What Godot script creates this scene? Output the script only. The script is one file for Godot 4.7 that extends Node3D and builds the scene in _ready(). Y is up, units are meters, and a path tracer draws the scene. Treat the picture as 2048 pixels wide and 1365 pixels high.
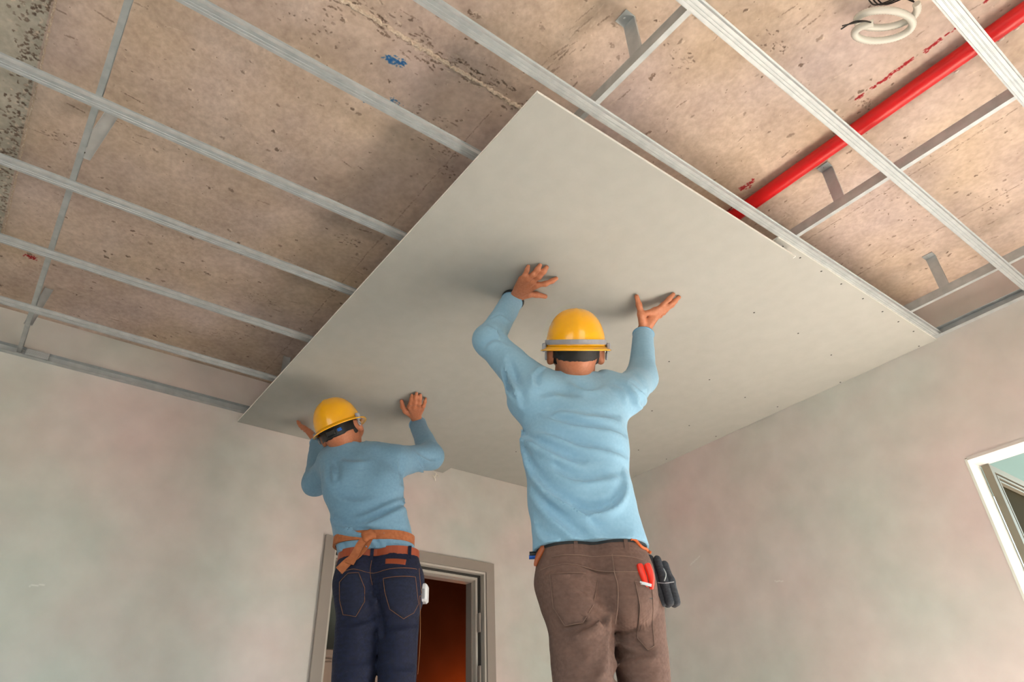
extends Node3D
# Two workers lifting a plasterboard sheet to a furring grid under a raw concrete slab.
# World: x runs along the wall with the door towards the room corner, z towards the viewer, y up.

const BOARD_Y = 2.582       # underside of the sheet being lifted
const GRID_Y = 2.637        # lower face of the furring channels
const SLAB_Y = 2.848        # underside of the concrete slab
const WALL_Z = -3.323       # wall with the door
const WALL_X = 3.181        # wall with the window
const FWD = Vector3(0.6209, 0.0, -0.7839)   # the way both workers face
const SIDE = Vector3(0.7839, 0.0, 0.6209)   # to their right

const SHIRT_TWO = [
	[1.427, 1.555, -1.574, 1.408, 1.725, -1.564, 0.105, 0.096, 1.00],
	[1.542, 1.555, -1.483, 1.508, 1.725, -1.485, 0.105, 0.096, 1.00],
	[1.408, 1.725, -1.564, 1.396, 1.891, -1.561, 0.096, 0.100, 1.00],
	[1.508, 1.725, -1.485, 1.499, 1.891, -1.479, 0.096, 0.100, 1.00],
	[1.396, 1.891, -1.561, 1.400, 2.023, -1.570, 0.102, 0.092, 1.00],
	[1.499, 1.891, -1.479, 1.525, 2.023, -1.471, 0.102, 0.092, 1.00],
	[1.400, 2.023, -1.570, 1.409, 2.134, -1.576, 0.085, 0.058, 1.00],
	[1.525, 2.023, -1.471, 1.558, 2.134, -1.458, 0.085, 0.058, 1.00],
	[1.463, 2.117, -1.514, 1.459, 2.187, -1.504, 0.078, 0.064, 1.00],
	[1.484, 1.555, -1.529, 1.458, 1.725, -1.524, 0.100, 0.098, 1.00],
	[1.458, 1.725, -1.524, 1.452, 1.962, -1.516, 0.098, 0.106, 1.00],
	[1.452, 1.962, -1.516, 1.467, 2.100, -1.517, 0.106, 0.080, 1.00],
	[1.356, 2.088, -1.566, 1.320, 2.065, -1.582, 0.080, 0.078, 1.00],
	[1.356, 2.088, -1.566, 1.221, 2.316, -1.674, 0.076, 0.052, 1.00],
	[1.221, 2.316, -1.674, 1.340, 2.547, -1.682, 0.052, 0.042, 1.00],
	[1.595, 2.082, -1.415, 1.786, 2.252, -1.481, 0.070, 0.056, 1.00],
	[1.786, 2.252, -1.481, 1.844, 2.477, -1.484, 0.054, 0.040, 1.00],
]

const FOLDS_TWO = [
	[0.0080, 0.0180, 1.312, 1.986, -1.499, 1.358, 1.988, -1.463, 1.418, 1.967, -1.415, 1.492, 1.969, -1.357],
	[0.0090, 0.0160, 1.315, 1.973, -1.497, 1.347, 1.949, -1.472, 1.406, 1.925, -1.425, 1.508, 1.911, -1.344],
	[0.0110, 0.0170, 1.279, 1.936, -1.525, 1.332, 1.899, -1.484, 1.402, 1.862, -1.428, 1.504, 1.839, -1.347],
	[0.0130, 0.0180, 1.253, 1.959, -1.546, 1.269, 1.911, -1.533, 1.306, 1.865, -1.504, 1.358, 1.825, -1.463, 1.392, 1.809, -1.436],
	[0.0150, 0.0170, 1.249, 1.921, -1.550, 1.269, 1.824, -1.533, 1.306, 1.735, -1.504, 1.349, 1.686, -1.470, 1.396, 1.656, -1.433, 1.445, 1.666, -1.394, 1.477, 1.710, -1.369, 1.487, 1.760, -1.360],
	[0.0090, 0.0160, 1.325, 1.813, -1.489, 1.346, 1.772, -1.473, 1.394, 1.749, -1.435, 1.483, 1.772, -1.364],
	[0.0110, 0.0180, 1.274, 1.736, -1.529, 1.303, 1.677, -1.506, 1.343, 1.620, -1.475, 1.387, 1.574, -1.440],
	[0.0070, 0.0200, 1.359, 1.663, -1.462, 1.399, 1.628, -1.430, 1.438, 1.589, -1.400, 1.480, 1.595, -1.366],
	[0.0060, 0.0140, 1.279, 1.630, -1.526, 1.299, 1.593, -1.509, 1.339, 1.566, -1.478],
	[0.0120, 0.0140, 1.225, 2.198, -1.568, 1.236, 2.135, -1.559, 1.250, 2.074, -1.548, 1.258, 2.015, -1.542],
	[0.0080, 0.0130, 1.215, 2.184, -1.576, 1.220, 2.108, -1.573, 1.246, 2.029, -1.552],
	[0.0090, 0.0120, 1.317, 2.154, -1.496, 1.292, 2.109, -1.515, 1.297, 2.076, -1.511],
	[0.0080, 0.0160, 1.387, 2.108, -1.440, 1.420, 2.069, -1.414, 1.455, 2.080, -1.386],
	[0.0090, 0.0140, 1.544, 2.094, -1.315, 1.571, 2.046, -1.294, 1.574, 2.005, -1.292],
	[0.0060, 0.0130, 1.498, 2.101, -1.352, 1.527, 2.072, -1.330, 1.538, 2.025, -1.321],
	[0.0090, 0.0120, 1.175, 2.350, -1.608, 1.198, 2.320, -1.590, 1.214, 2.279, -1.577],
	[0.0070, 0.0120, 1.151, 2.257, -1.627, 1.187, 2.285, -1.598, 1.223, 2.263, -1.570],
	[0.0070, 0.0100, 1.165, 2.380, -1.616, 1.200, 2.418, -1.588, 1.240, 2.402, -1.556],
	[0.0080, 0.0130, 1.568, 2.197, -1.297, 1.583, 2.162, -1.284, 1.600, 2.114, -1.271],
	[0.0080, 0.0120, 1.546, 2.108, -1.314, 1.575, 2.087, -1.291, 1.601, 2.095, -1.270],
	[0.0060, 0.0200, 1.289, 2.035, -1.517, 1.337, 2.060, -1.479, 1.383, 2.043, -1.443],
]

const TROUSERS_TWO = [
	[1.430, 1.561, -1.572, 1.422, 1.474, -1.566, 0.096, 0.098, 1.00],
	[1.422, 1.474, -1.566, 1.425, 1.424, -1.560, 0.099, 0.094, 1.00],
	[1.540, 1.561, -1.485, 1.538, 1.474, -1.474, 0.096, 0.098, 1.00],
	[1.538, 1.474, -1.474, 1.544, 1.424, -1.466, 0.099, 0.094, 1.00],
	[1.444, 1.408, -1.561, 1.444, 0.948, -1.561, 0.094, 0.084, 1.00, 0.030],
	[1.444, 0.948, -1.561, 1.431, 0.528, -1.545, 0.084, 0.066, 1.00, 0.020],
	[1.606, 1.400, -1.483, 1.630, 0.960, -1.528, 0.078, 0.074, 1.00, 0.008],
	[1.630, 0.960, -1.528, 1.586, 0.540, -1.474, 0.076, 0.062, 1.00, 0.020],
]

const ANKLES_TWO = [Vector3(1.431, 0.528, -1.545), Vector3(1.586, 0.540, -1.474)]

const TFOLDS_TWO = [
	[0.0100, 0.0140, 1.308, 1.521, -1.502, 1.362, 1.505, -1.460, 1.414, 1.482, -1.419, 1.438, 1.477, -1.400],
	[0.0080, 0.0120, 1.296, 1.488, -1.512, 1.347, 1.482, -1.472, 1.387, 1.476, -1.440],
	[0.0140, 0.0170, 1.303, 1.327, -1.506, 1.337, 1.332, -1.479, 1.377, 1.344, -1.448, 1.403, 1.352, -1.427],
	[0.0100, 0.0160, 1.440, 1.372, -1.398, 1.433, 1.335, -1.404, 1.424, 1.311, -1.410, 1.420, 1.274, -1.414, 1.419, 1.239, -1.415],
	[0.0100, 0.0160, 1.372, 1.388, -1.452, 1.394, 1.365, -1.434, 1.416, 1.348, -1.417],
	[0.0100, 0.0140, 1.440, 1.328, -1.398, 1.471, 1.305, -1.373, 1.506, 1.276, -1.346],
	[0.0090, 0.0160, 1.430, 1.271, -1.406, 1.473, 1.269, -1.372, 1.519, 1.279, -1.335],
	[0.0080, 0.0180, 1.343, 1.469, -1.475, 1.366, 1.447, -1.457, 1.400, 1.439, -1.430],
	[0.0080, 0.0180, 1.357, 1.431, -1.464, 1.383, 1.423, -1.443, 1.410, 1.399, -1.422, 1.426, 1.373, -1.409],
	[0.0080, 0.0200, 1.361, 1.204, -1.460, 1.378, 1.229, -1.447, 1.395, 1.252, -1.434],
	[0.0120, 0.0180, 1.422, 1.218, -1.412, 1.441, 1.206, -1.397, 1.459, 1.189, -1.383],
	[0.0070, 0.0180, 1.307, 1.295, -1.504, 1.336, 1.278, -1.480, 1.355, 1.251, -1.466],
	[0.0060, 0.0200, 1.308, 1.308, -1.503, 1.333, 1.312, -1.482, 1.365, 1.320, -1.458],
]

const POCKET_TWO_A = [1.298, 1.479, -1.510, 1.409, 1.474, -1.422, 1.391, 1.391, -1.437, 1.364, 1.344, -1.458, 1.325, 1.340, -1.489, 1.302, 1.392, -1.508]

const POCKET_TWO_B = [1.485, 1.448, -1.363, 1.524, 1.433, -1.331, 1.521, 1.291, -1.334, 1.504, 1.279, -1.347, 1.485, 1.311, -1.363, 1.491, 1.383, -1.358]

const SEAM_TWO_A = [1.442, 1.528, -1.396, 1.442, 1.474, -1.397, 1.446, 1.437, -1.393, 1.443, 1.385, -1.396, 1.437, 1.347, -1.401]

const SEAM_TWO_B = [1.306, 1.530, -1.504, 1.363, 1.529, -1.459, 1.434, 1.524, -1.403, 1.511, 1.511, -1.341]

const SEAM_TWO_C = [1.280, 1.499, -1.525, 1.334, 1.503, -1.482, 1.388, 1.490, -1.439, 1.440, 1.475, -1.398, 1.494, 1.473, -1.355]

const HAND_TWO_LEFT = [
	[1.313, 2.552, -1.610, 1.292, 2.552, -1.559, 0.013, 0.011, 1.00],
	[1.338, 2.552, -1.673, 1.292, 2.552, -1.559, 0.017, 0.011, 1.00],
	[1.292, 2.552, -1.559, 1.288, 2.553, -1.535, 0.009, 0.008, 1.00],
	[1.288, 2.553, -1.535, 1.285, 2.564, -1.517, 0.008, 0.008, 1.00],
	[1.285, 2.564, -1.517, 1.282, 2.573, -1.505, 0.008, 0.007, 1.00],
	[1.320, 2.551, -1.601, 1.306, 2.550, -1.543, 0.013, 0.011, 1.00],
	[1.338, 2.552, -1.673, 1.306, 2.550, -1.543, 0.017, 0.011, 1.00],
	[1.306, 2.550, -1.543, 1.310, 2.552, -1.513, 0.010, 0.009, 1.00],
	[1.310, 2.552, -1.513, 1.313, 2.563, -1.492, 0.009, 0.009, 1.00],
	[1.313, 2.563, -1.492, 1.314, 2.573, -1.477, 0.009, 0.008, 1.00],
	[1.334, 2.551, -1.602, 1.330, 2.550, -1.544, 0.013, 0.011, 1.00],
	[1.338, 2.552, -1.673, 1.330, 2.550, -1.544, 0.017, 0.011, 1.00],
	[1.330, 2.550, -1.544, 1.335, 2.552, -1.511, 0.010, 0.010, 1.00],
	[1.335, 2.552, -1.511, 1.339, 2.563, -1.487, 0.010, 0.010, 1.00],
	[1.339, 2.563, -1.487, 1.341, 2.573, -1.471, 0.009, 0.008, 1.00],
	[1.349, 2.552, -1.608, 1.358, 2.552, -1.555, 0.013, 0.011, 1.00],
	[1.338, 2.552, -1.673, 1.358, 2.552, -1.555, 0.017, 0.011, 1.00],
	[1.358, 2.552, -1.555, 1.382, 2.553, -1.531, 0.010, 0.010, 1.00],
	[1.382, 2.553, -1.531, 1.401, 2.564, -1.514, 0.009, 0.009, 1.00],
	[1.401, 2.564, -1.514, 1.413, 2.573, -1.502, 0.009, 0.008, 1.00],
	[1.338, 2.552, -1.673, 1.371, 2.556, -1.621, 0.018, 0.014, 1.00],
	[1.371, 2.556, -1.621, 1.405, 2.564, -1.613, 0.013, 0.011, 1.00],
	[1.405, 2.564, -1.613, 1.449, 2.572, -1.611, 0.011, 0.009, 1.00],
	[1.340, 2.547, -1.682, 1.338, 2.552, -1.673, 0.031, 0.026, 1.30],
	[1.304, 2.478, -1.680, 1.340, 2.547, -1.682, 0.032, 0.030, 1.00],
]

const HAND_TWO_RIGHT = [
	[1.840, 2.487, -1.474, 1.833, 2.537, -1.401, 0.018, 0.013, 1.00],
	[1.833, 2.537, -1.401, 1.843, 2.547, -1.363, 0.009, 0.009, 1.00],
	[1.843, 2.547, -1.363, 1.850, 2.561, -1.335, 0.009, 0.009, 1.00],
	[1.850, 2.561, -1.335, 1.855, 2.573, -1.316, 0.009, 0.008, 1.00],
	[1.840, 2.487, -1.474, 1.844, 2.532, -1.404, 0.018, 0.013, 1.00],
	[1.844, 2.532, -1.404, 1.864, 2.544, -1.364, 0.010, 0.009, 1.00],
	[1.864, 2.544, -1.364, 1.878, 2.560, -1.335, 0.009, 0.009, 1.00],
	[1.878, 2.560, -1.335, 1.888, 2.573, -1.316, 0.009, 0.008, 1.00],
	[1.840, 2.487, -1.474, 1.849, 2.524, -1.411, 0.018, 0.013, 1.00],
	[1.849, 2.524, -1.411, 1.872, 2.540, -1.380, 0.009, 0.009, 1.00],
	[1.872, 2.540, -1.380, 1.889, 2.559, -1.357, 0.008, 0.008, 1.00],
	[1.889, 2.559, -1.357, 1.900, 2.573, -1.342, 0.008, 0.007, 1.00],
	[1.840, 2.487, -1.474, 1.845, 2.514, -1.420, 0.018, 0.013, 1.00],
	[1.845, 2.514, -1.420, 1.874, 2.533, -1.412, 0.008, 0.008, 1.00],
	[1.874, 2.533, -1.412, 1.896, 2.554, -1.407, 0.007, 0.007, 1.00],
	[1.896, 2.554, -1.407, 1.910, 2.570, -1.403, 0.007, 0.006, 1.00],
	[1.840, 2.487, -1.474, 1.790, 2.520, -1.435, 0.019, 0.016, 1.00],
	[1.790, 2.520, -1.435, 1.833, 2.537, -1.401, 0.012, 0.010, 1.00],
	[1.790, 2.520, -1.435, 1.766, 2.548, -1.420, 0.013, 0.011, 1.00],
	[1.766, 2.548, -1.420, 1.743, 2.571, -1.406, 0.011, 0.009, 1.00],
	[1.844, 2.477, -1.484, 1.840, 2.487, -1.474, 0.029, 0.026, 1.00],
	[1.827, 2.409, -1.483, 1.844, 2.477, -1.484, 0.031, 0.029, 1.00],
]

const CUFFS_TWO = [Vector3(1.340, 2.547, -1.682), Vector3(0.458, 0.888, -0.034), Vector3(1.844, 2.477, -1.484), Vector3(0.249, 0.969, -0.012)]

const HEAD_TWO = Vector3(1.437, 2.220, -1.464)
const NECK_TWO = Vector3(1.458, 2.175, -1.505)

const BODY_TWO = [
	[1.483, 1.499, -1.530, 1.454, 1.804, -1.514, 0.070, 0.065, 1.00],
	[1.454, 1.804, -1.514, 1.459, 2.075, -1.510, 0.065, 0.060, 1.00],
	[1.407, 2.097, -1.552, 1.560, 2.079, -1.431, 0.050, 0.050, 1.00],
	[1.356, 2.088, -1.566, 1.221, 2.316, -1.674, 0.042, 0.036, 1.00],
	[1.221, 2.316, -1.674, 1.340, 2.547, -1.682, 0.034, 0.027, 1.00],
	[1.595, 2.082, -1.415, 1.786, 2.252, -1.481, 0.042, 0.036, 1.00],
	[1.786, 2.252, -1.481, 1.844, 2.477, -1.484, 0.034, 0.027, 1.00],
	[1.457, 2.075, -1.512, 1.464, 2.204, -1.507, 0.038, 0.034, 1.00],
	[1.444, 1.408, -1.561, 1.444, 0.948, -1.561, 0.065, 0.052, 1.00],
	[1.444, 0.948, -1.561, 1.431, 0.528, -1.545, 0.050, 0.038, 1.00],
	[1.606, 1.400, -1.483, 1.630, 0.960, -1.528, 0.065, 0.052, 1.00],
	[1.630, 0.960, -1.528, 1.586, 0.540, -1.474, 0.050, 0.038, 1.00],
]

const SHIRT_ONE = [
	[1.247, 1.757, -2.610, 1.220, 1.890, -2.619, 0.090, 0.086, 1.00],
	[1.356, 1.757, -2.523, 1.317, 1.890, -2.542, 0.090, 0.086, 1.00],
	[1.220, 1.890, -2.619, 1.167, 2.077, -2.647, 0.086, 0.092, 1.00],
	[1.317, 1.890, -2.542, 1.277, 2.077, -2.560, 0.086, 0.092, 1.00],
	[1.167, 2.077, -2.647, 1.136, 2.201, -2.698, 0.094, 0.080, 1.00],
	[1.277, 2.077, -2.560, 1.269, 2.201, -2.592, 0.094, 0.080, 1.00],
	[1.302, 1.757, -2.566, 1.268, 1.890, -2.580, 0.090, 0.088, 1.00],
	[1.268, 1.890, -2.580, 1.212, 2.122, -2.612, 0.088, 0.098, 1.00],
	[1.212, 2.122, -2.612, 1.188, 2.214, -2.657, 0.098, 0.080, 1.00],
	[1.174, 2.198, -2.655, 1.147, 2.292, -2.663, 0.074, 0.064, 1.00],
	[1.161, 2.204, -2.678, 1.139, 2.223, -2.746, 0.070, 0.068, 1.00],
	[1.139, 2.223, -2.746, 1.136, 2.188, -2.927, 0.066, 0.055, 1.00],
	[1.136, 2.188, -2.927, 1.174, 2.446, -3.051, 0.054, 0.040, 1.00],
	[1.229, 2.212, -2.624, 1.325, 2.195, -2.548, 0.075, 0.068, 1.00],
	[1.325, 2.195, -2.548, 1.544, 2.290, -2.591, 0.070, 0.056, 1.00],
	[1.544, 2.290, -2.591, 1.552, 2.527, -2.746, 0.054, 0.040, 1.00],
]

const FOLDS_ONE = [
	[0.0140, 0.0180, 1.077, 1.934, -2.591, 1.127, 1.886, -2.551, 1.190, 1.860, -2.502, 1.236, 1.853, -2.465],
	[0.0100, 0.0180, 1.127, 1.896, -2.552, 1.195, 1.897, -2.497, 1.262, 1.939, -2.445, 1.302, 1.993, -2.413],
	[0.0080, 0.0180, 1.140, 1.920, -2.541, 1.200, 1.942, -2.494, 1.267, 1.990, -2.441, 1.305, 2.030, -2.411],
	[0.0100, 0.0140, 1.070, 2.161, -2.597, 1.085, 2.117, -2.585, 1.093, 2.073, -2.579],
	[0.0080, 0.0140, 1.048, 2.173, -2.614, 1.057, 2.118, -2.607, 1.065, 2.075, -2.601],
	[0.0070, 0.0200, 1.096, 2.188, -2.576, 1.138, 2.163, -2.543, 1.178, 2.166, -2.511],
	[0.0080, 0.0200, 1.296, 2.132, -2.418, 1.349, 2.108, -2.376, 1.409, 2.102, -2.328],
	[0.0090, 0.0120, 1.334, 2.211, -2.388, 1.362, 2.204, -2.365, 1.398, 2.216, -2.337],
	[0.0090, 0.0120, 1.343, 2.180, -2.381, 1.379, 2.194, -2.352, 1.416, 2.176, -2.323],
	[0.0080, 0.0120, 1.363, 2.167, -2.365, 1.391, 2.171, -2.342, 1.420, 2.142, -2.319],
	[0.0080, 0.0120, 1.332, 2.248, -2.389, 1.361, 2.241, -2.366, 1.393, 2.256, -2.341],
	[0.0080, 0.0160, 1.290, 2.188, -2.423, 1.284, 2.128, -2.427, 1.299, 2.062, -2.415],
	[0.0100, 0.0160, 1.017, 2.035, -2.638, 1.038, 1.982, -2.622, 1.068, 1.949, -2.598],
	[0.0070, 0.0200, 1.080, 2.042, -2.589, 1.134, 2.002, -2.546, 1.189, 1.994, -2.502],
	[0.0080, 0.0100, 1.223, 1.820, -2.476, 1.239, 1.800, -2.463, 1.252, 1.771, -2.453],
	[0.0070, 0.0100, 1.250, 1.814, -2.454, 1.270, 1.789, -2.439, 1.286, 1.769, -2.426],
	[0.0070, 0.0100, 1.201, 1.816, -2.493, 1.217, 1.791, -2.480, 1.226, 1.772, -2.473],
	[0.0070, 0.0100, 1.287, 1.817, -2.425, 1.307, 1.796, -2.409, 1.319, 1.772, -2.399],
	[0.0060, 0.0100, 1.179, 1.803, -2.510, 1.199, 1.783, -2.495, 1.211, 1.768, -2.485],
	[0.0080, 0.0140, 1.117, 1.830, -2.560, 1.127, 1.796, -2.552, 1.123, 1.758, -2.555],
]

const TROUSERS_ONE = [
	[1.247, 1.777, -2.610, 1.243, 1.681, -2.600, 0.090, 0.099, 1.00],
	[1.243, 1.681, -2.600, 1.247, 1.614, -2.597, 0.100, 0.096, 1.00],
	[1.354, 1.777, -2.525, 1.359, 1.681, -2.508, 0.090, 0.099, 1.00],
	[1.359, 1.681, -2.508, 1.366, 1.614, -2.503, 0.100, 0.096, 1.00],
	[1.252, 1.610, -2.606, 1.252, 1.150, -2.606, 0.086, 0.076, 1.00, 0.012],
	[1.252, 1.150, -2.606, 1.252, 0.730, -2.606, 0.074, 0.060, 1.00, 0.020],
	[1.376, 1.604, -2.507, 1.389, 1.144, -2.523, 0.078, 0.066, 1.00, 0.010],
	[1.389, 1.144, -2.523, 1.376, 0.724, -2.507, 0.066, 0.056, 1.00, 0.020],
]

const ANKLES_ONE = [Vector3(1.252, 0.730, -2.606), Vector3(1.376, 0.724, -2.507)]

const TFOLDS_ONE = [
	[0.0140, 0.0160, 1.231, 1.668, -2.482, 1.247, 1.622, -2.469, 1.258, 1.559, -2.461],
	[0.0120, 0.0140, 1.258, 1.559, -2.461, 1.267, 1.498, -2.454, 1.267, 1.456, -2.453],
	[0.0080, 0.0140, 1.217, 1.632, -2.493, 1.244, 1.604, -2.471, 1.262, 1.612, -2.457],
	[0.0070, 0.0160, 1.146, 1.521, -2.549, 1.196, 1.519, -2.510, 1.244, 1.542, -2.471],
	[0.0070, 0.0160, 1.282, 1.498, -2.441, 1.325, 1.504, -2.408, 1.374, 1.515, -2.369],
	[0.0060, 0.0200, 1.163, 1.399, -2.536, 1.213, 1.385, -2.497, 1.260, 1.407, -2.459],
	[0.0060, 0.0200, 1.289, 1.381, -2.436, 1.338, 1.363, -2.398, 1.378, 1.385, -2.366],
]

const POCKET_ONE_A = [1.135, 1.663, -2.558, 1.162, 1.692, -2.537, 1.195, 1.692, -2.511, 1.215, 1.637, -2.495, 1.217, 1.588, -2.494, 1.191, 1.536, -2.513, 1.151, 1.547, -2.545, 1.138, 1.600, -2.556]

const POCKET_ONE_B = [1.268, 1.668, -2.453, 1.363, 1.677, -2.378, 1.372, 1.584, -2.371, 1.358, 1.550, -2.381, 1.331, 1.525, -2.403, 1.290, 1.558, -2.435, 1.274, 1.620, -2.448]

const SEAM_ONE_A = [1.225, 1.747, -2.487, 1.226, 1.695, -2.486, 1.234, 1.649, -2.479]

const SEAM_ONE_B = [1.136, 1.695, -2.557, 1.175, 1.707, -2.526, 1.228, 1.693, -2.484, 1.287, 1.702, -2.438, 1.364, 1.709, -2.377]

const SEAM_ONE_C = [1.369, 1.716, -2.373, 1.381, 1.580, -2.363, 1.386, 1.451, -2.359, 1.383, 1.329, -2.361]

const HAND_ONE_RIGHT = [
	[1.530, 2.542, -2.721, 1.448, 2.550, -2.650, 0.018, 0.011, 1.00],
	[1.448, 2.550, -2.650, 1.437, 2.550, -2.619, 0.009, 0.009, 1.00],
	[1.437, 2.550, -2.619, 1.429, 2.562, -2.596, 0.009, 0.009, 1.00],
	[1.429, 2.562, -2.596, 1.423, 2.573, -2.581, 0.009, 0.008, 1.00],
	[1.530, 2.542, -2.721, 1.466, 2.548, -2.634, 0.018, 0.011, 1.00],
	[1.466, 2.548, -2.634, 1.450, 2.549, -2.598, 0.010, 0.009, 1.00],
	[1.450, 2.549, -2.598, 1.439, 2.562, -2.571, 0.009, 0.009, 1.00],
	[1.439, 2.562, -2.571, 1.431, 2.573, -2.554, 0.009, 0.008, 1.00],
	[1.530, 2.542, -2.721, 1.488, 2.548, -2.628, 0.018, 0.011, 1.00],
	[1.488, 2.548, -2.628, 1.473, 2.549, -2.595, 0.009, 0.009, 1.00],
	[1.473, 2.549, -2.595, 1.462, 2.562, -2.571, 0.009, 0.009, 1.00],
	[1.462, 2.562, -2.571, 1.454, 2.573, -2.556, 0.008, 0.007, 1.00],
	[1.530, 2.542, -2.721, 1.513, 2.550, -2.639, 0.018, 0.011, 1.00],
	[1.513, 2.550, -2.639, 1.504, 2.550, -2.609, 0.008, 0.008, 1.00],
	[1.504, 2.550, -2.609, 1.498, 2.562, -2.588, 0.008, 0.008, 1.00],
	[1.498, 2.562, -2.588, 1.493, 2.573, -2.573, 0.007, 0.006, 1.00],
	[1.530, 2.542, -2.721, 1.458, 2.552, -2.703, 0.019, 0.014, 1.00],
	[1.458, 2.552, -2.703, 1.433, 2.562, -2.688, 0.013, 0.011, 1.00],
	[1.433, 2.562, -2.688, 1.409, 2.572, -2.658, 0.011, 0.009, 1.00],
	[1.552, 2.527, -2.746, 1.530, 2.542, -2.721, 0.029, 0.026, 1.00],
	[1.550, 2.456, -2.699, 1.552, 2.527, -2.746, 0.031, 0.029, 1.00],
]

const HAND_ONE_LEFT = [
	[1.167, 2.462, -3.062, 1.160, 2.532, -3.133, 0.018, 0.011, 1.00],
	[1.160, 2.532, -3.133, 1.155, 2.542, -3.154, 0.009, 0.009, 1.00],
	[1.155, 2.542, -3.154, 1.150, 2.559, -3.169, 0.009, 0.009, 1.00],
	[1.150, 2.559, -3.169, 1.148, 2.573, -3.180, 0.009, 0.008, 1.00],
	[1.167, 2.462, -3.062, 1.143, 2.532, -3.123, 0.018, 0.011, 1.00],
	[1.143, 2.532, -3.123, 1.133, 2.542, -3.145, 0.010, 0.009, 1.00],
	[1.133, 2.542, -3.145, 1.125, 2.559, -3.161, 0.009, 0.009, 1.00],
	[1.125, 2.559, -3.161, 1.120, 2.573, -3.171, 0.009, 0.008, 1.00],
	[1.167, 2.462, -3.062, 1.125, 2.532, -3.112, 0.018, 0.011, 1.00],
	[1.125, 2.532, -3.112, 1.112, 2.542, -3.130, 0.009, 0.009, 1.00],
	[1.112, 2.542, -3.130, 1.103, 2.559, -3.143, 0.009, 0.009, 1.00],
	[1.103, 2.559, -3.143, 1.096, 2.573, -3.152, 0.008, 0.007, 1.00],
	[1.167, 2.462, -3.062, 1.109, 2.532, -3.102, 0.018, 0.011, 1.00],
	[1.109, 2.532, -3.102, 1.096, 2.542, -3.113, 0.008, 0.008, 1.00],
	[1.096, 2.542, -3.113, 1.086, 2.558, -3.121, 0.008, 0.008, 1.00],
	[1.086, 2.558, -3.121, 1.080, 2.571, -3.127, 0.007, 0.006, 1.00],
	[1.167, 2.462, -3.062, 1.183, 2.491, -3.103, 0.019, 0.014, 1.00],
	[1.183, 2.491, -3.103, 1.191, 2.512, -3.129, 0.013, 0.011, 1.00],
	[1.191, 2.512, -3.129, 1.199, 2.532, -3.155, 0.011, 0.009, 1.00],
	[1.174, 2.446, -3.051, 1.167, 2.462, -3.062, 0.029, 0.026, 1.00],
	[1.162, 2.369, -3.013, 1.174, 2.446, -3.051, 0.031, 0.029, 1.00],
]

const CUFFS_ONE = [Vector3(1.174, 2.446, -3.051), Vector3(0.128, 0.894, -0.428), Vector3(1.552, 2.527, -2.746), Vector3(0.028, 0.838, -0.545)]

const HEAD_ONE = Vector3(1.123, 2.327, -2.657)
const NECK_ONE = Vector3(1.150, 2.278, -2.661)

const BODY_ONE = [
	[1.304, 1.713, -2.564, 1.258, 2.027, -2.601, 0.065, 0.060, 1.00],
	[1.258, 2.027, -2.601, 1.205, 2.189, -2.643, 0.060, 0.055, 1.00],
	[1.145, 2.193, -2.691, 1.299, 2.196, -2.569, 0.050, 0.050, 1.00],
	[1.139, 2.223, -2.746, 1.136, 2.188, -2.927, 0.042, 0.036, 1.00],
	[1.136, 2.188, -2.927, 1.174, 2.446, -3.051, 0.034, 0.027, 1.00],
	[1.325, 2.195, -2.548, 1.544, 2.290, -2.591, 0.042, 0.036, 1.00],
	[1.544, 2.290, -2.591, 1.552, 2.527, -2.746, 0.034, 0.027, 1.00],
	[1.178, 2.203, -2.664, 1.157, 2.302, -2.681, 0.038, 0.034, 1.00],
	[1.252, 1.610, -2.606, 1.252, 1.150, -2.606, 0.060, 0.050, 1.00],
	[1.252, 1.150, -2.606, 1.252, 0.730, -2.606, 0.050, 0.036, 1.00],
	[1.376, 1.604, -2.507, 1.389, 1.144, -2.523, 0.060, 0.050, 1.00],
	[1.389, 1.144, -2.523, 1.376, 0.724, -2.507, 0.050, 0.036, 1.00],
]


var M = {}
var used = {}

# ------------------------------------------------------------------ naming
func numbered(called):
	if not used.has(called):
		used[called] = 0
		return called
	used[called] += 1
	return "%s_%03d" % [called, used[called]]

func tag(o, label, category = "", group = ""):
	o.set_meta("label", label)
	if category: o.set_meta("category", category)
	if group: o.set_meta("group", group)
	return o

func thing(called, label, category, at = Vector3.ZERO, group = ""):
	var o := Node3D.new()
	o.name = numbered(called)
	add_child(o)
	o.position = at
	return tag(o, label, category, group)

func mesh_node(called, mesh, material, parent = null, at = Vector3.ZERO):
	var o := MeshInstance3D.new()
	o.mesh = mesh
	o.material_override = material
	o.cast_shadow = GeometryInstance3D.SHADOW_CASTING_SETTING_ON
	if parent == null:
		o.name = numbered(called)
		add_child(o)
	else:
		o.name = called
		parent.add_child(o, true)
	o.position = at
	return o

func struct(called, mesh, material, parent = null):
	var o = mesh_node(called, mesh, material, parent)
	if parent == null: o.set_meta("kind", "structure")
	return o

# ------------------------------------------------------------------ mesh helpers
func new_st():
	var st := SurfaceTool.new()
	st.begin(Mesh.PRIMITIVE_TRIANGLES)
	return st

# quad a b c d given counter-clockwise as seen from outside
func quad(st, a, b, c, d, uvs = null):
	var n = (b - a).cross(c - a).normalized()
	var p = [a, d, c, a, c, b]
	var w = [0, 3, 2, 0, 2, 1]
	for i in 6:
		st.set_normal(n)
		if uvs != null: st.set_uv(uvs[w[i]])
		st.add_vertex(p[i])

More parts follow.
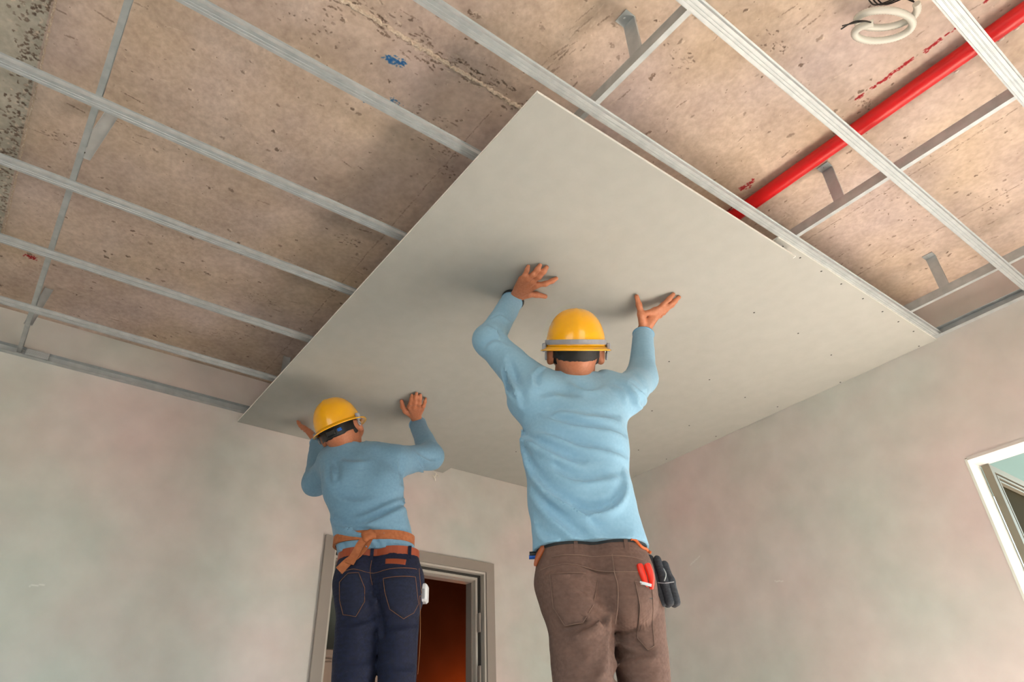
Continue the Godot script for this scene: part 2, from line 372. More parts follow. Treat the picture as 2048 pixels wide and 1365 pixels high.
func box(st, lo, hi):
	var x0 = lo.x; var y0 = lo.y; var z0 = lo.z
	var x1 = hi.x; var y1 = hi.y; var z1 = hi.z
	quad(st, Vector3(x0, y0, z1), Vector3(x1, y0, z1), Vector3(x1, y1, z1), Vector3(x0, y1, z1))
	quad(st, Vector3(x1, y0, z0), Vector3(x0, y0, z0), Vector3(x0, y1, z0), Vector3(x1, y1, z0))
	quad(st, Vector3(x1, y0, z1), Vector3(x1, y0, z0), Vector3(x1, y1, z0), Vector3(x1, y1, z1))
	quad(st, Vector3(x0, y0, z0), Vector3(x0, y0, z1), Vector3(x0, y1, z1), Vector3(x0, y1, z0))
	quad(st, Vector3(x0, y1, z1), Vector3(x1, y1, z1), Vector3(x1, y1, z0), Vector3(x0, y1, z0))
	quad(st, Vector3(x0, y0, z0), Vector3(x1, y0, z0), Vector3(x1, y0, z1), Vector3(x0, y0, z1))

func box_mesh(lo, hi):
	var st = new_st()
	box(st, lo, hi)
	return st.commit()

# box whose texture coordinates follow the surface: (u axis, v axis) chosen by the face that matters
func box_uv(st, lo, hi, map):
	var c = [Vector3(lo.x, lo.y, lo.z), Vector3(hi.x, lo.y, lo.z), Vector3(hi.x, hi.y, lo.z), Vector3(lo.x, hi.y, lo.z),
		Vector3(lo.x, lo.y, hi.z), Vector3(hi.x, lo.y, hi.z), Vector3(hi.x, hi.y, hi.z), Vector3(lo.x, hi.y, hi.z)]
	for f in [[4, 5, 6, 7], [1, 0, 3, 2], [5, 1, 2, 6], [0, 4, 7, 3], [7, 6, 2, 3], [0, 1, 5, 4]]:
		var u = []
		for i in f: u.append(map.call(c[i]))
		quad(st, c[f[0]], c[f[1]], c[f[2]], c[f[3]], u)

# box with chamfered edges
func bevel_box(lo, hi, b):
	var st = new_st()
	var c = (lo + hi) * 0.5
	var h = (hi - lo) * 0.5
	var pts = func(ax, s):
		var u = (ax + 1) % 3
		var w = (ax + 2) % 3
		var r = []
		for q in [[-1, -1], [1, -1], [1, 1], [-1, 1]]:
			var p = Vector3.ZERO
			p[ax] = s * h[ax]
			p[u] = q[0] * (h[u] - b)
			p[w] = q[1] * (h[w] - b)
			r.append(c + p)
		return r
	var face = {}
	for ax in 3:
		for s in [-1, 1]:
			var r = pts.call(ax, s)
			face[[ax, s]] = r
			if s > 0: quad(st, r[0], r[1], r[2], r[3])
			else: quad(st, r[0], r[3], r[2], r[1])
	# edges
	for ax in 3:
		var u = (ax + 1) % 3
		var w = (ax + 2) % 3
		for su in [-1, 1]:
			for sw in [-1, 1]:
				var p = []
				for k in 4:
					var e = Vector3.ZERO
					e[ax] = (-1 if k in [0, 3] else 1) * (h[ax] - b)
					if k < 2:
						e[u] = su * h[u]; e[w] = sw * (h[w] - b)
					else:
						e[u] = su * (h[u] - b); e[w] = sw * h[w]
					p.append(c + e)
				if su * sw > 0: quad(st, p[0], p[3], p[2], p[1])
				else: quad(st, p[0], p[1], p[2], p[3])
	for sx in [-1, 1]:
		for sy in [-1, 1]:
			for sz in [-1, 1]:
				var a = c + Vector3(sx * h.x, sy * (h.y - b), sz * (h.z - b))
				var d = c + Vector3(sx * (h.x - b), sy * h.y, sz * (h.z - b))
				var e = c + Vector3(sx * (h.x - b), sy * (h.y - b), sz * h.z)
				if sx * sy * sz < 0:
					var t = d
					d = e
					e = t
				var n = (d - a).cross(e - a).normalized()
				for q in [a, e, d]:
					st.set_normal(n)
					st.add_vertex(q)
	return st.commit()

# closed profile (array of Vector2, counter-clockwise) swept straight from a to b; ux/uy are the profile axes
func extrude(st, prof, a, b, ux, uy, caps = true):
	var n = prof.size()
	for i in n:
		var p = prof[i]
		var q = prof[(i + 1) % n]
		var pa = a + ux * p.x + uy * p.y
		var qa = a + ux * q.x + uy * q.y
		var pb = b + ux * p.x + uy * p.y
		var qb = b + ux * q.x + uy * q.y
		quad(st, pa, qa, qb, pb)
	if caps:
		var tri = Geometry2D.triangulate_polygon(PackedVector2Array(prof))
		for e in [[a, false], [b, true]]:
			var nn = (b - a).normalized() * (1.0 if e[1] else -1.0)
			for k in range(0, tri.size(), 3):
				for m in 3:
					var p = prof[tri[k + m]]
					st.set_normal(nn)
					st.add_vertex(e[0] + ux * p.x + uy * p.y)

# sheet-metal section: an open path thickened by t
func sheet(path, t):
	var left = []
	var right = []
	var n = path.size()
	for i in n:
		var d0 = (path[i] - path[max(i - 1, 0)]).normalized()
		var d1 = (path[min(i + 1, n - 1)] - path[i]).normalized()
		var d = (d0 + d1).normalized()
		var nn = Vector2(-d.y, d.x)
		var ref = d1 if d1 != Vector2.ZERO else d0
		var sc = 1.0 / max(nn.dot(Vector2(-ref.y, ref.x)), 0.5)
		left.append(path[i] + nn * t * 0.5 * sc)
		right.append(path[i] - nn * t * 0.5 * sc)
	left.reverse()
	return right + left

func tube(path, radii, sides = 10, cap = true):
	var st = new_st()
	st.set_smooth_group(0)
	var n = path.size()
	var rings = []
	var prev = Vector3.ZERO
	for i in n:
		var t = (path[min(i + 1, n - 1)] - path[max(i - 1, 0)]).normalized()
		var u = prev - t * prev.dot(t)
		if u.length() < 0.01:
			u = t.cross(Vector3.UP)
			if u.length() < 0.05: u = t.cross(Vector3.RIGHT)
		u = u.normalized()
		prev = u
		var w = t.cross(u)
		var r = radii if radii is float else radii[i]
		var ring = []
		for k in sides:
			var a = TAU * k / sides
			ring.append([path[i] + (u * cos(a) + w * sin(a)) * r, u * cos(a) + w * sin(a)])
		rings.append(ring)
	for i in n - 1:
		for k in sides:
			var k2 = (k + 1) % sides
			for q in [[i, k], [i + 1, k2], [i, k2], [i, k], [i + 1, k], [i + 1, k2]]:
				st.set_normal(rings[q[0]][q[1]][1])
				st.add_vertex(rings[q[0]][q[1]][0])
	if cap:
		for e in [0, n - 1]:
			var nn = (path[0] - path[1]).normalized() if e == 0 else (path[n - 1] - path[n - 2]).normalized()
			for k in range(1, sides - 1):
				var o = [0, k, k + 1] if e == 0 else [0, k + 1, k]
				for m in o:
					st.set_normal(nn)
					st.add_vertex(rings[e][m][0])
	return st.commit()

func smooth_path(pts, per = 6):
	var c := Curve3D.new()
	var n = pts.size()
	for i in n:
		var t = (pts[min(i + 1, n - 1)] - pts[max(i - 1, 0)]) / 6.0
		c.add_point(pts[i], -t, t)
	var r = []
	for i in n - 1:
		for k in per: r.append(c.sample(i, float(k) / per))
	r.append(pts[n - 1])
	return r

func vecs(a, from = 0):
	var r = []
	for i in range(from, a.size() - 2, 3): r.append(Vector3(a[i], a[i + 1], a[i + 2]))
	return r

# ------------------------------------------------------------------ blended solids (bodies, clothes)
class Field:
	var pa: PackedVector3Array = PackedVector3Array()
	var ab: PackedVector3Array = PackedVector3Array()
	var il: PackedFloat32Array = PackedFloat32Array()
	var ra: PackedFloat32Array = PackedFloat32Array()
	var rb: PackedFloat32Array = PackedFloat32Array()
	var fl: PackedFloat32Array = PackedFloat32Array()
	var ax: PackedVector3Array = PackedVector3Array()
	var kk: PackedFloat32Array = PackedFloat32Array()
	var k: float = 0.03
	var cuts = []
	var folds = []
	var lean := Vector3(0.6209, 0.0, -0.7839)
	var noise: FastNoiseLite = null
	var namp: float = 0.0
	var grow: float = 0.0
	var lo: Vector3 = Vector3(1e9, 1e9, 1e9)
	var hi: Vector3 = Vector3(-1e9, -1e9, -1e9)

	func add(a: Vector3, b: Vector3, r0: float, r1: float, flat := 1.0, axis := Vector3.UP, blend := -1.0):
		kk.append(k if blend < 0.0 else blend)
		pa.append(a); ab.append(b - a); il.append(1.0 / maxf((b - a).length_squared(), 1e-8))
		ra.append(r0); rb.append(r1); fl.append(flat); ax.append(axis)
		for e in [[a, r0], [b, r1]]:
			var r = Vector3.ONE * (e[1] + 0.02)
			lo = lo.min(e[0] - r)
			hi = hi.max(e[0] + r)

	func take(rows, axis := Vector3.UP, more := 0.0):
		for r in rows: add(Vector3(r[0], r[1], r[2]), Vector3(r[3], r[4], r[5]), r[6] + more, r[7] + more, r[8], axis, r[9] if r.size() > 9 else -1.0)

	func prim(i: int, p: Vector3) -> float:
		var q := p - pa[i]
		var d := ab[i]
		var t := clampf(q.dot(d) * il[i], 0.0, 1.0)
		q -= d * t
		var s := fl[i]
		if s != 1.0: q += ax[i] * (q.dot(ax[i]) * (s - 1.0))
		return q.length() - lerpf(ra[i], rb[i], t)

	func base(p: Vector3, ids: PackedInt32Array) -> float:
		var d := 1e6
		for i in ids:
			var e := prim(i, p)
			if d > 1e5:
				d = e
				continue
			var b := kk[i]
			var h := maxf(b - absf(d - e), 0.0) / b
			d = minf(d, e) - h * h * b * 0.25
		return d - grow

	func all_ids() -> PackedInt32Array:
		return PackedInt32Array(range(pa.size()))

	func value(p: Vector3, ids: PackedInt32Array, fids: PackedInt32Array) -> float:
		var d := base(p, ids)
		for fi in fids:
			var f = folds[fi]
			var pts: PackedVector3Array = f[2]
			var w: float = f[1]
			var best := 1e9
			var at := 0.0
			var sd := 0.0
			var n := pts.size() - 1
			for s in n:
				var a := pts[s]
				var e := pts[s + 1] - a
				var t := clampf((p - a).dot(e) / maxf(e.length_squared(), 1e-9), 0.0, 1.0)
				var v := p - a - e * t
				var l := v.length_squared()
				if l < best:
					best = l
					at = (s + t) / n
					sd = v.dot(lean.cross(e))
			var x := sqrt(best) / w
			if x < 3.4:
				var fade := sqrt(maxf(sin(PI * clampf(at, 0.02, 0.98)), 0.0))
				if sd < 0.0: x = -x * 0.7
				# a crease with a rounded roll of cloth on one side
				d += f[0] * fade * (exp(-x * x * 2.2) - 0.75 * exp(-(x - 1.15) * (x - 1.15) * 1.5))
		if noise != null: d += noise.get_noise_3dv(p) * namp
		for c in cuts:
			if c.size() > 2 and (p - c[0]).length_squared() > c[2]: continue
			d = maxf(d, (p - c[0]).dot(c[1]))
		return d

	func add_fold(amp, w, pts: PackedVector3Array):
		var l = Vector3(1e9, 1e9, 1e9)
		var h = -l
		for p in pts:
			l = l.min(p)
			h = h.max(p)
		folds.append([amp, w, pts, l - Vector3.ONE * w * 3.2, h + Vector3.ONE * w * 3.2])

	# slide points along dir onto the surface
	func onto(p: Vector3, dir: Vector3, back := 0.3) -> Vector3:
		var ids = all_ids()
		var q := p - dir * back
		for i in 60:
			var d := base(q, ids)
			if d < 0.0006: break
			q += dir * maxf(d * 0.7, 0.0004)
			if (q - p).dot(dir) > 0.35: return p
		return q

	func fold_rows(rows, dir: Vector3, gain := 1.55):
		for r in rows:
			var pts := PackedVector3Array()
			var raw := PackedVector3Array()
			for i in range(2, r.size() - 2, 3): raw.append(Vector3(r[i], r[i + 1], r[i + 2]))
			var m := raw.size()
			for i in m - 1:
				for t in [0.0, 0.34, 0.67]: pts.append(onto(raw[i].cubic_interpolate(raw[i + 1], raw[maxi(i - 1, 0)], raw[mini(i + 2, m - 1)], t), dir))
			pts.append(onto(raw[m - 1], dir))
			add_fold(r[0] * gain, r[1], pts)

	# surface nets, appended to out = [verts, normals, indices]
	func build(h: float, out: Array, offset: Vector3):
		var B := 6
		var n := Vector3i(((hi - lo) / h).ceil()) + Vector3i.ONE
		n = Vector3i((n.x / B + 1) * B, (n.y / B + 1) * B, (n.z / B + 1) * B)
		var cx := n.x + 1
		var cy := n.y + 1
		var cz := n.z + 1
		var sy := cx
		var sz := cx * cy
		var val := PackedFloat32Array()
		val.resize(cx * cy * cz)
		val.fill(1e9)
		var cell := PackedInt32Array()
		cell.resize(cx * cy * cz)
		cell.fill(-1)
		var half := h * B * 0.5
		var diag := half * 1.7321
		var active := []
		var every := all_ids()
		var np := every.size()
		var pd := PackedFloat32Array()
		pd.resize(np)
		for bz in n.z / B:
			for by in n.y / B:
				for bx in n.x / B:
					var c := lo + Vector3(bx * B, by * B, bz * B) * h + Vector3(half, half, half)
					var m := 1e9
					for i in np:
						pd[i] = prim(i, c) / fl[i]
						m = minf(m, pd[i])
					if m - grow - k * 0.5 > diag + 0.02 or m < -diag * 2.0 - 0.05 : continue
					var ids := PackedInt32Array()
					for i in np:
						if pd[i] < m + k + diag * 2.0: ids.append(i)
					var cut := false
					for q in cuts:
						if q.size() < 3 and (c - q[0]).dot(q[1]) > diag + h: cut = true
					if cut: continue
					var fids := PackedInt32Array()
					for i in folds.size():
						var f = folds[i]
						if c.x > f[3].x - half and c.x < f[4].x + half and c.y > f[3].y - half and c.y < f[4].y + half and c.z > f[3].z - half and c.z < f[4].z + half: fids.append(i)
					active.append(Vector3i(bx, by, bz) * B)
					for z in B + 1:
						for y in B + 1:
							var o := (bz * B + z) * sz + (by * B + y) * sy + bx * B
							for x in B + 1:
								if val[o + x] > 1e8:
									val[o + x] = value(lo + Vector3(bx * B + x, by * B + y, bz * B + z) * h, ids, fids)
		var verts: PackedVector3Array = out[0]
		var norms: PackedVector3Array = out[1]
		var idx: PackedInt32Array = out[2]
		var v0 := verts.size()
		var offs := [0, 1, sy, sy + 1, sz, sz + 1, sz + sy, sz + sy + 1]
		var edges := [[0, 1], [2, 3], [4, 5], [6, 7], [0, 2], [1, 3], [4, 6], [5, 7], [0, 4], [1, 5], [2, 6], [3, 7]]
		var corner := [Vector3(0, 0, 0), Vector3(1, 0, 0), Vector3(0, 1, 0), Vector3(1, 1, 0), Vector3(0, 0, 1), Vector3(1, 0, 1), Vector3(0, 1, 1), Vector3(1, 1, 1)]
		var cells := []
		for b in active:
			for z in B:
				for y in B:
					var o: int = (b.z + z) * sz + (b.y + y) * sy + b.x
					for x in B:
						var q := o + x
						var neg := 0
						var pos := 0
						for e in offs:
							if val[q + e] < 0.0: neg += 1
							else: pos += 1
						if neg == 0 or pos == 0: continue
						var s := Vector3.ZERO
						var cnt := 0
						for e in edges:
							var va := val[q + offs[e[0]]]
							var vb := val[q + offs[e[1]]]
							if (va < 0.0) != (vb < 0.0):
								if vb > 1e8: vb = h
								if va > 1e8: va = h
								s += corner[e[0]].lerp(corner[e[1]], va / (va - vb))
								cnt += 1
						cell[q] = verts.size()
						verts.append(lo + (Vector3(b.x + x, b.y + y, b.z + z) + s / cnt) * h + offset)
						norms.append(Vector3.ZERO)
						cells.append(Vector3i(b.x + x, b.y + y, b.z + z))
		for c in cells:
			var q: int = c.z * sz + c.y * sy + c.x
			var inside := val[q] < 0.0
			for axis in 3:
				var e: int = [1, sy, sz][axis]
				if (val[q + e] < 0.0) == inside: continue
				var u: int = [sy, sz, 1][axis]
				var w: int = [sz, 1, sy][axis]
				if c[(axis + 1) % 3] == 0 or c[(axis + 2) % 3] == 0: continue
				var i0 := cell[q - u - w]
				var i1 := cell[q - w]
				var i2 := cell[q]
				var i3 := cell[q - u]
				if i0 < 0 or i1 < 0 or i2 < 0 or i3 < 0: continue
				var t = [i0, i2, i1, i0, i3, i2] if inside else [i0, i1, i2, i0, i2, i3]
				for j in [0, 3]:
					var A := verts[t[j]]
					var nn := (verts[t[j + 2]] - A).cross(verts[t[j + 1]] - A)
					for m in 3:
						idx.append(t[j + m])
						norms[t[j + m]] += nn
		for i in range(v0, norms.size()): norms[i] = norms[i].normalized()
		out[0] = verts
		out[1] = norms
		out[2] = idx

func net_mesh(out):
	var a = []
	a.resize(Mesh.ARRAY_MAX)
	a[Mesh.ARRAY_VERTEX] = out[0]
	a[Mesh.ARRAY_NORMAL] = out[1]
	a[Mesh.ARRAY_INDEX] = out[2]
	var m := ArrayMesh.new()
	m.add_surface_from_arrays(Mesh.PRIMITIVE_TRIANGLES, a)
	return m

func empty_net():
	return [PackedVector3Array(), PackedVector3Array(), PackedInt32Array()]

# patch of cloth or leather: polygon laid on a field's surface, thick t
func patch_on(field, poly, t, offset, step = 0.012):
	var c = Vector3.ZERO
	for p in poly: c += p
	c /= poly.size()
	var p2 = PackedVector2Array()
	for p in poly: p2.append(Vector2((p - c).dot(SIDE), p.y - c.y))
	# rings shrinking to the centre, edge turned in
	var rim = []
	var n = p2.size()
	for i in n:
		var a = p2[i]
		var b = p2[(i + 1) % n]
		var m = max(2, int(a.distance_to(b) / step))
		for j in m: rim.append(a.lerp(b, float(j) / m))
	var rows = [[1.0, 0.0], [0.985, t], [0.8, t], [0.6, t], [0.4, t], [0.2, t], [0.02, t]]
	var grid = []
	for r in rows:
		var ring = []
		for q in rim:
			var w = c + SIDE * (q.x * r[0]) + Vector3(0, q.y * r[0], 0)
			ring.append(field.onto(w, FWD) - FWD * (r[1] - 0.0015) + offset)
		grid.append(ring)
	var st = new_st()
	st.set_smooth_group(0)
	var m = rim.size()
	for i in grid.size() - 1:
		for j in m:
			var j2 = (j + 1) % m
			for q in [[i, j], [i + 1, j2], [i, j2], [i, j], [i + 1, j], [i + 1, j2]]: st.add_vertex(grid[q[0]][q[1]])
	st.index()
	st.generate_normals()
	return [st.commit(), grid[1], grid[2]]

func seam_on(field, pts, r, offset, lift = 0.0):
	var path = []
	for p in smooth_path(pts, 8): path.append(field.onto(p, FWD) - FWD * (r * 0.4 + lift) + offset)
	return tube(path, r, 5, true)

# ------------------------------------------------------------------ materials
func mat(color, rough = 0.7, metal = 0.0):
	var m := StandardMaterial3D.new()
	m.albedo_color = color
	m.roughness = rough
	m.metallic = metal
	return m

func c8(r, g, b): return Color(r / 255.0, g / 255.0, b / 255.0)

func noise_tex(seed_, freq, c0, c1, size = 512, octaves = 4, mid = null):
	var n := FastNoiseLite.new()
	n.seed = seed_
	n.frequency = freq
	n.fractal_octaves = octaves
	var img = n.get_seamless_image(size, size)
	img.convert(Image.FORMAT_RGB8)
	var d = img.get_data()
	var lut = []
	for i in 256:
		var t = i / 255.0
		var c = c0.lerp(c1, t)
		if mid != null: c = c0.lerp(mid, t * 2.0) if t < 0.5 else mid.lerp(c1, t * 2.0 - 1.0)
		lut.append([int(c.r * 255), int(c.g * 255), int(c.b * 255)])
	for i in range(0, d.size(), 3):
		var l = lut[d[i]]
		d[i] = l[0]; d[i + 1] = l[1]; d[i + 2] = l[2]
	return ImageTexture.create_from_image(Image.create_from_data(size, size, false, Image.FORMAT_RGB8, d))

func bump_tex(seed_, freq, strength, size = 512, octaves = 4):
	var n := FastNoiseLite.new()
	n.seed = seed_
	n.frequency = freq
	n.fractal_octaves = octaves
	var img = n.get_seamless_image(size, size)
	img.convert(Image.FORMAT_RGBA8)
	img.bump_map_to_normal_map(strength)
	return ImageTexture.create_from_image(img)

func triplanar(m, tex, bump, scale, depth = 1.0):
	if tex != null:
		m.albedo_texture = tex
		m.albedo_color = Color.WHITE
	if bump != null:
		m.normal_enabled = true
		m.normal_texture = bump
		m.normal_scale = depth
	m.uv1_triplanar = true
	m.uv1_world_triplanar = true
	m.uv1_scale = Vector3.ONE * scale
	return m

func weave_bump(size = 128):
	var img := Image.create(size, size, false, Image.FORMAT_RGBA8)
	for y in size:
		for x in size:
			var a = sin(x * TAU / 8.0 + (PI if (y / 4) % 2 == 0 else 0.0)) * 0.25 + sin(y * TAU / 8.0) * 0.2 + 0.5
			img.set_pixel(x, y, Color(a, a, a))
	img.bump_map_to_normal_map(1.5)
	return ImageTexture.create_from_image(img)

func make_materials():
	M.zinc = mat(c8(196, 198, 198), 0.42, 0.35)
	triplanar(M.zinc, noise_tex(3, 0.02, c8(170, 175, 178), c8(192, 196, 198), 256, 4), bump_tex(4, 0.05, 1.0, 256), 3.0, 0.25)
	M.zinc_dull = mat(c8(160, 164, 164), 0.5, 0.5)
	triplanar(M.zinc_dull, noise_tex(5, 0.02, c8(168, 173, 175), c8(190, 194, 195), 256, 4), null, 3.0)
	M.gypsum = mat(c8(196, 192, 182), 0.85)
	triplanar(M.gypsum, noise_tex(7, 0.012, c8(171, 170, 165), c8(176, 175, 170), 512, 3), bump_tex(8, 0.12, 0.6, 256), 1.6, 0.06)
	M.gypsum_core = mat(c8(240, 238, 232), 0.9)
	M.screw = mat(c8(60, 58, 56), 0.5, 0.6)
	M.steel_dark = mat(c8(70, 68, 66), 0.5, 0.7)
	M.red_paint = mat(c8(206, 12, 18), 0.38)
	M.matte_white = mat(c8(236, 230, 220), 0.9)
	M.mortar = mat(c8(214, 196, 176), 0.95)
	triplanar(M.mortar, noise_tex(9, 0.05, c8(170, 150, 132), c8(232, 216, 198), 256, 4), bump_tex(10, 0.08, 3.0, 256), 6.0, 0.8)
	M.frame_paint = mat(c8(150, 140, 134), 0.5)
	M.frame_light = mat(c8(196, 190, 184), 0.5)
	M.jamb_white = mat(c8(240, 240, 232), 0.8)
	M.sash = mat(c8(112, 104, 90), 0.6)
	M.soffit = mat(c8(96, 122, 118), 0.8)
	M.dark_glass = mat(c8(46, 38, 22), 0.75)
	M.dark_glass.metallic_specular = 0.1
	M.brown_wall = mat(c8(120, 84, 72), 0.85)
	triplanar(M.brown_wall, noise_tex(11, 0.01, c8(84, 56, 48), c8(104, 70, 60), 256, 4), null, 0.8)
	M.cabinet = mat(c8(168, 146, 132), 0.7)
	M.cabinet_green = mat(c8(116, 128, 122), 0.6)
	M.floor = mat(c8(176, 160, 140), 0.85)
	triplanar(M.floor, noise_tex(13, 0.01, c8(168, 164, 158), c8(188, 184, 178), 512, 5), null, 0.5)
	M.rough_wall = mat(c8(196, 188, 176), 0.9)
	M.concrete_plain = mat(c8(170, 148, 132), 0.92)
	triplanar(M.concrete_plain, noise_tex(15, 0.012, c8(178, 160, 146), c8(200, 182, 168), 512, 5), bump_tex(16, 0.03, 2.0, 256), 0.7, 0.5)
	# people
	M.skin = mat(c8(186, 118, 84), 0.5)
	triplanar(M.skin, noise_tex(17, 0.04, c8(176, 106, 74), c8(196, 128, 94), 256, 4), bump_tex(18, 0.1, 1.0, 256), 8.0, 0.25)
	M.nail = mat(c8(214, 160, 138), 0.35)
	M.hair = mat(c8(22, 18, 17), 0.55)
	triplanar(M.hair, null, bump_tex(19, 0.15, 4.0, 256, 2), 12.0, 0.8)
	var weave = weave_bump()
	M.shirt = mat(c8(134, 178, 202), 0.85)
	triplanar(M.shirt, noise_tex(21, 0.02, c8(132, 175, 205), c8(146, 187, 214), 256, 4), weave, 14.0, 0.35)
	M.shirt.rim_enabled = true
	M.shirt.rim = 0.25
	M.shirt_shaded = M.shirt.duplicate()  # shirt colour darkened to hold the shade the farther worker stands in
	M.shirt_shaded.albedo_texture = noise_tex(22, 0.02, c8(106, 146, 176), c8(120, 160, 188), 256, 4)
	M.shirt_rib = mat(c8(124, 170, 204), 0.85)
	M.jeans = mat(c8(30, 42, 78), 0.85)
	triplanar(M.jeans, noise_tex(23, 0.02, c8(7, 12, 34), c8(19, 29, 64), 512, 5), weave, 12.0, 0.5)
	M.jeans.uv1_scale = Vector3.ONE * 5.0
	M.denim_worn = mat(c8(44, 58, 92), 0.85)
	triplanar(M.denim_worn, noise_tex(24, 0.02, c8(8, 13, 34), c8(24, 34, 66), 512, 5), weave, 5.0, 0.5)
	M.brown_cloth = mat(c8(98, 74, 66), 0.85)
	triplanar(M.brown_cloth, noise_tex(25, 0.02, c8(94, 69, 61), c8(118, 91, 81), 512, 5), weave, 5.0, 0.5)
	M.thread = mat(c8(138, 90, 54), 0.7)
	M.thread_brown = mat(c8(128, 100, 88), 0.7)
	M.leather = mat(c8(150, 66, 34), 0.5)
	M.sash_cloth = mat(c8(168, 98, 58), 0.8)
	triplanar(M.sash_cloth, noise_tex(26, 0.03, c8(150, 84, 48), c8(184, 112, 70), 256, 4), weave, 6.0, 0.4)
	M.black_strap = mat(c8(24, 24, 28), 0.6)
	M.pouch = mat(c8(46, 48, 56), 0.75)
	triplanar(M.pouch, noise_tex(27, 0.05, c8(34, 36, 44), c8(60, 62, 70), 256, 4), weave, 8.0, 0.6)
	M.helmet = mat(c8(255, 184, 0), 0.24)
	M.helmet.clearcoat_enabled = true
	M.helmet.clearcoat = 0.6
	M.helmet.clearcoat_roughness = 0.12
	M.grey_band = mat(c8(150, 152, 160), 0.55)
	M.black_plastic = mat(c8(22, 22, 24), 0.4)
	M.blue_plastic = mat(c8(20, 92, 190), 0.4)
	M.red_grip = mat(c8(236, 44, 18), 0.4)
	M.white_plastic = mat(c8(226, 226, 232), 0.3)
	M.violet_plastic = mat(c8(120, 100, 170), 0.35)
	M.orange_cord = mat(c8(206, 96, 40), 0.6)
	M.knife = mat(c8(150, 74, 34), 0.45)
	M.boot = mat(c8(60, 44, 34), 0.6)
	M.plank = mat(c8(168, 128, 84), 0.75)
	M.conduit = mat(c8(222, 218, 208), 0.45)
	M.wire = mat(c8(30, 26, 26), 0.5)
	M.eye_white = mat(c8(230, 226, 220), 0.2)
	M.iris = mat(c8(30, 20, 16), 0.15)
	M.lip = mat(c8(150, 82, 68), 0.5)

# picture of raw concrete: mottling, pits, scrapes, paint marks, seen from below; x -0.6..3.2, z -3.33..0.3
const SLAB_X0 = -0.6
const SLAB_Z0 = -3.33
const SLAB_W = 3.8
const SLAB_D = 3.63

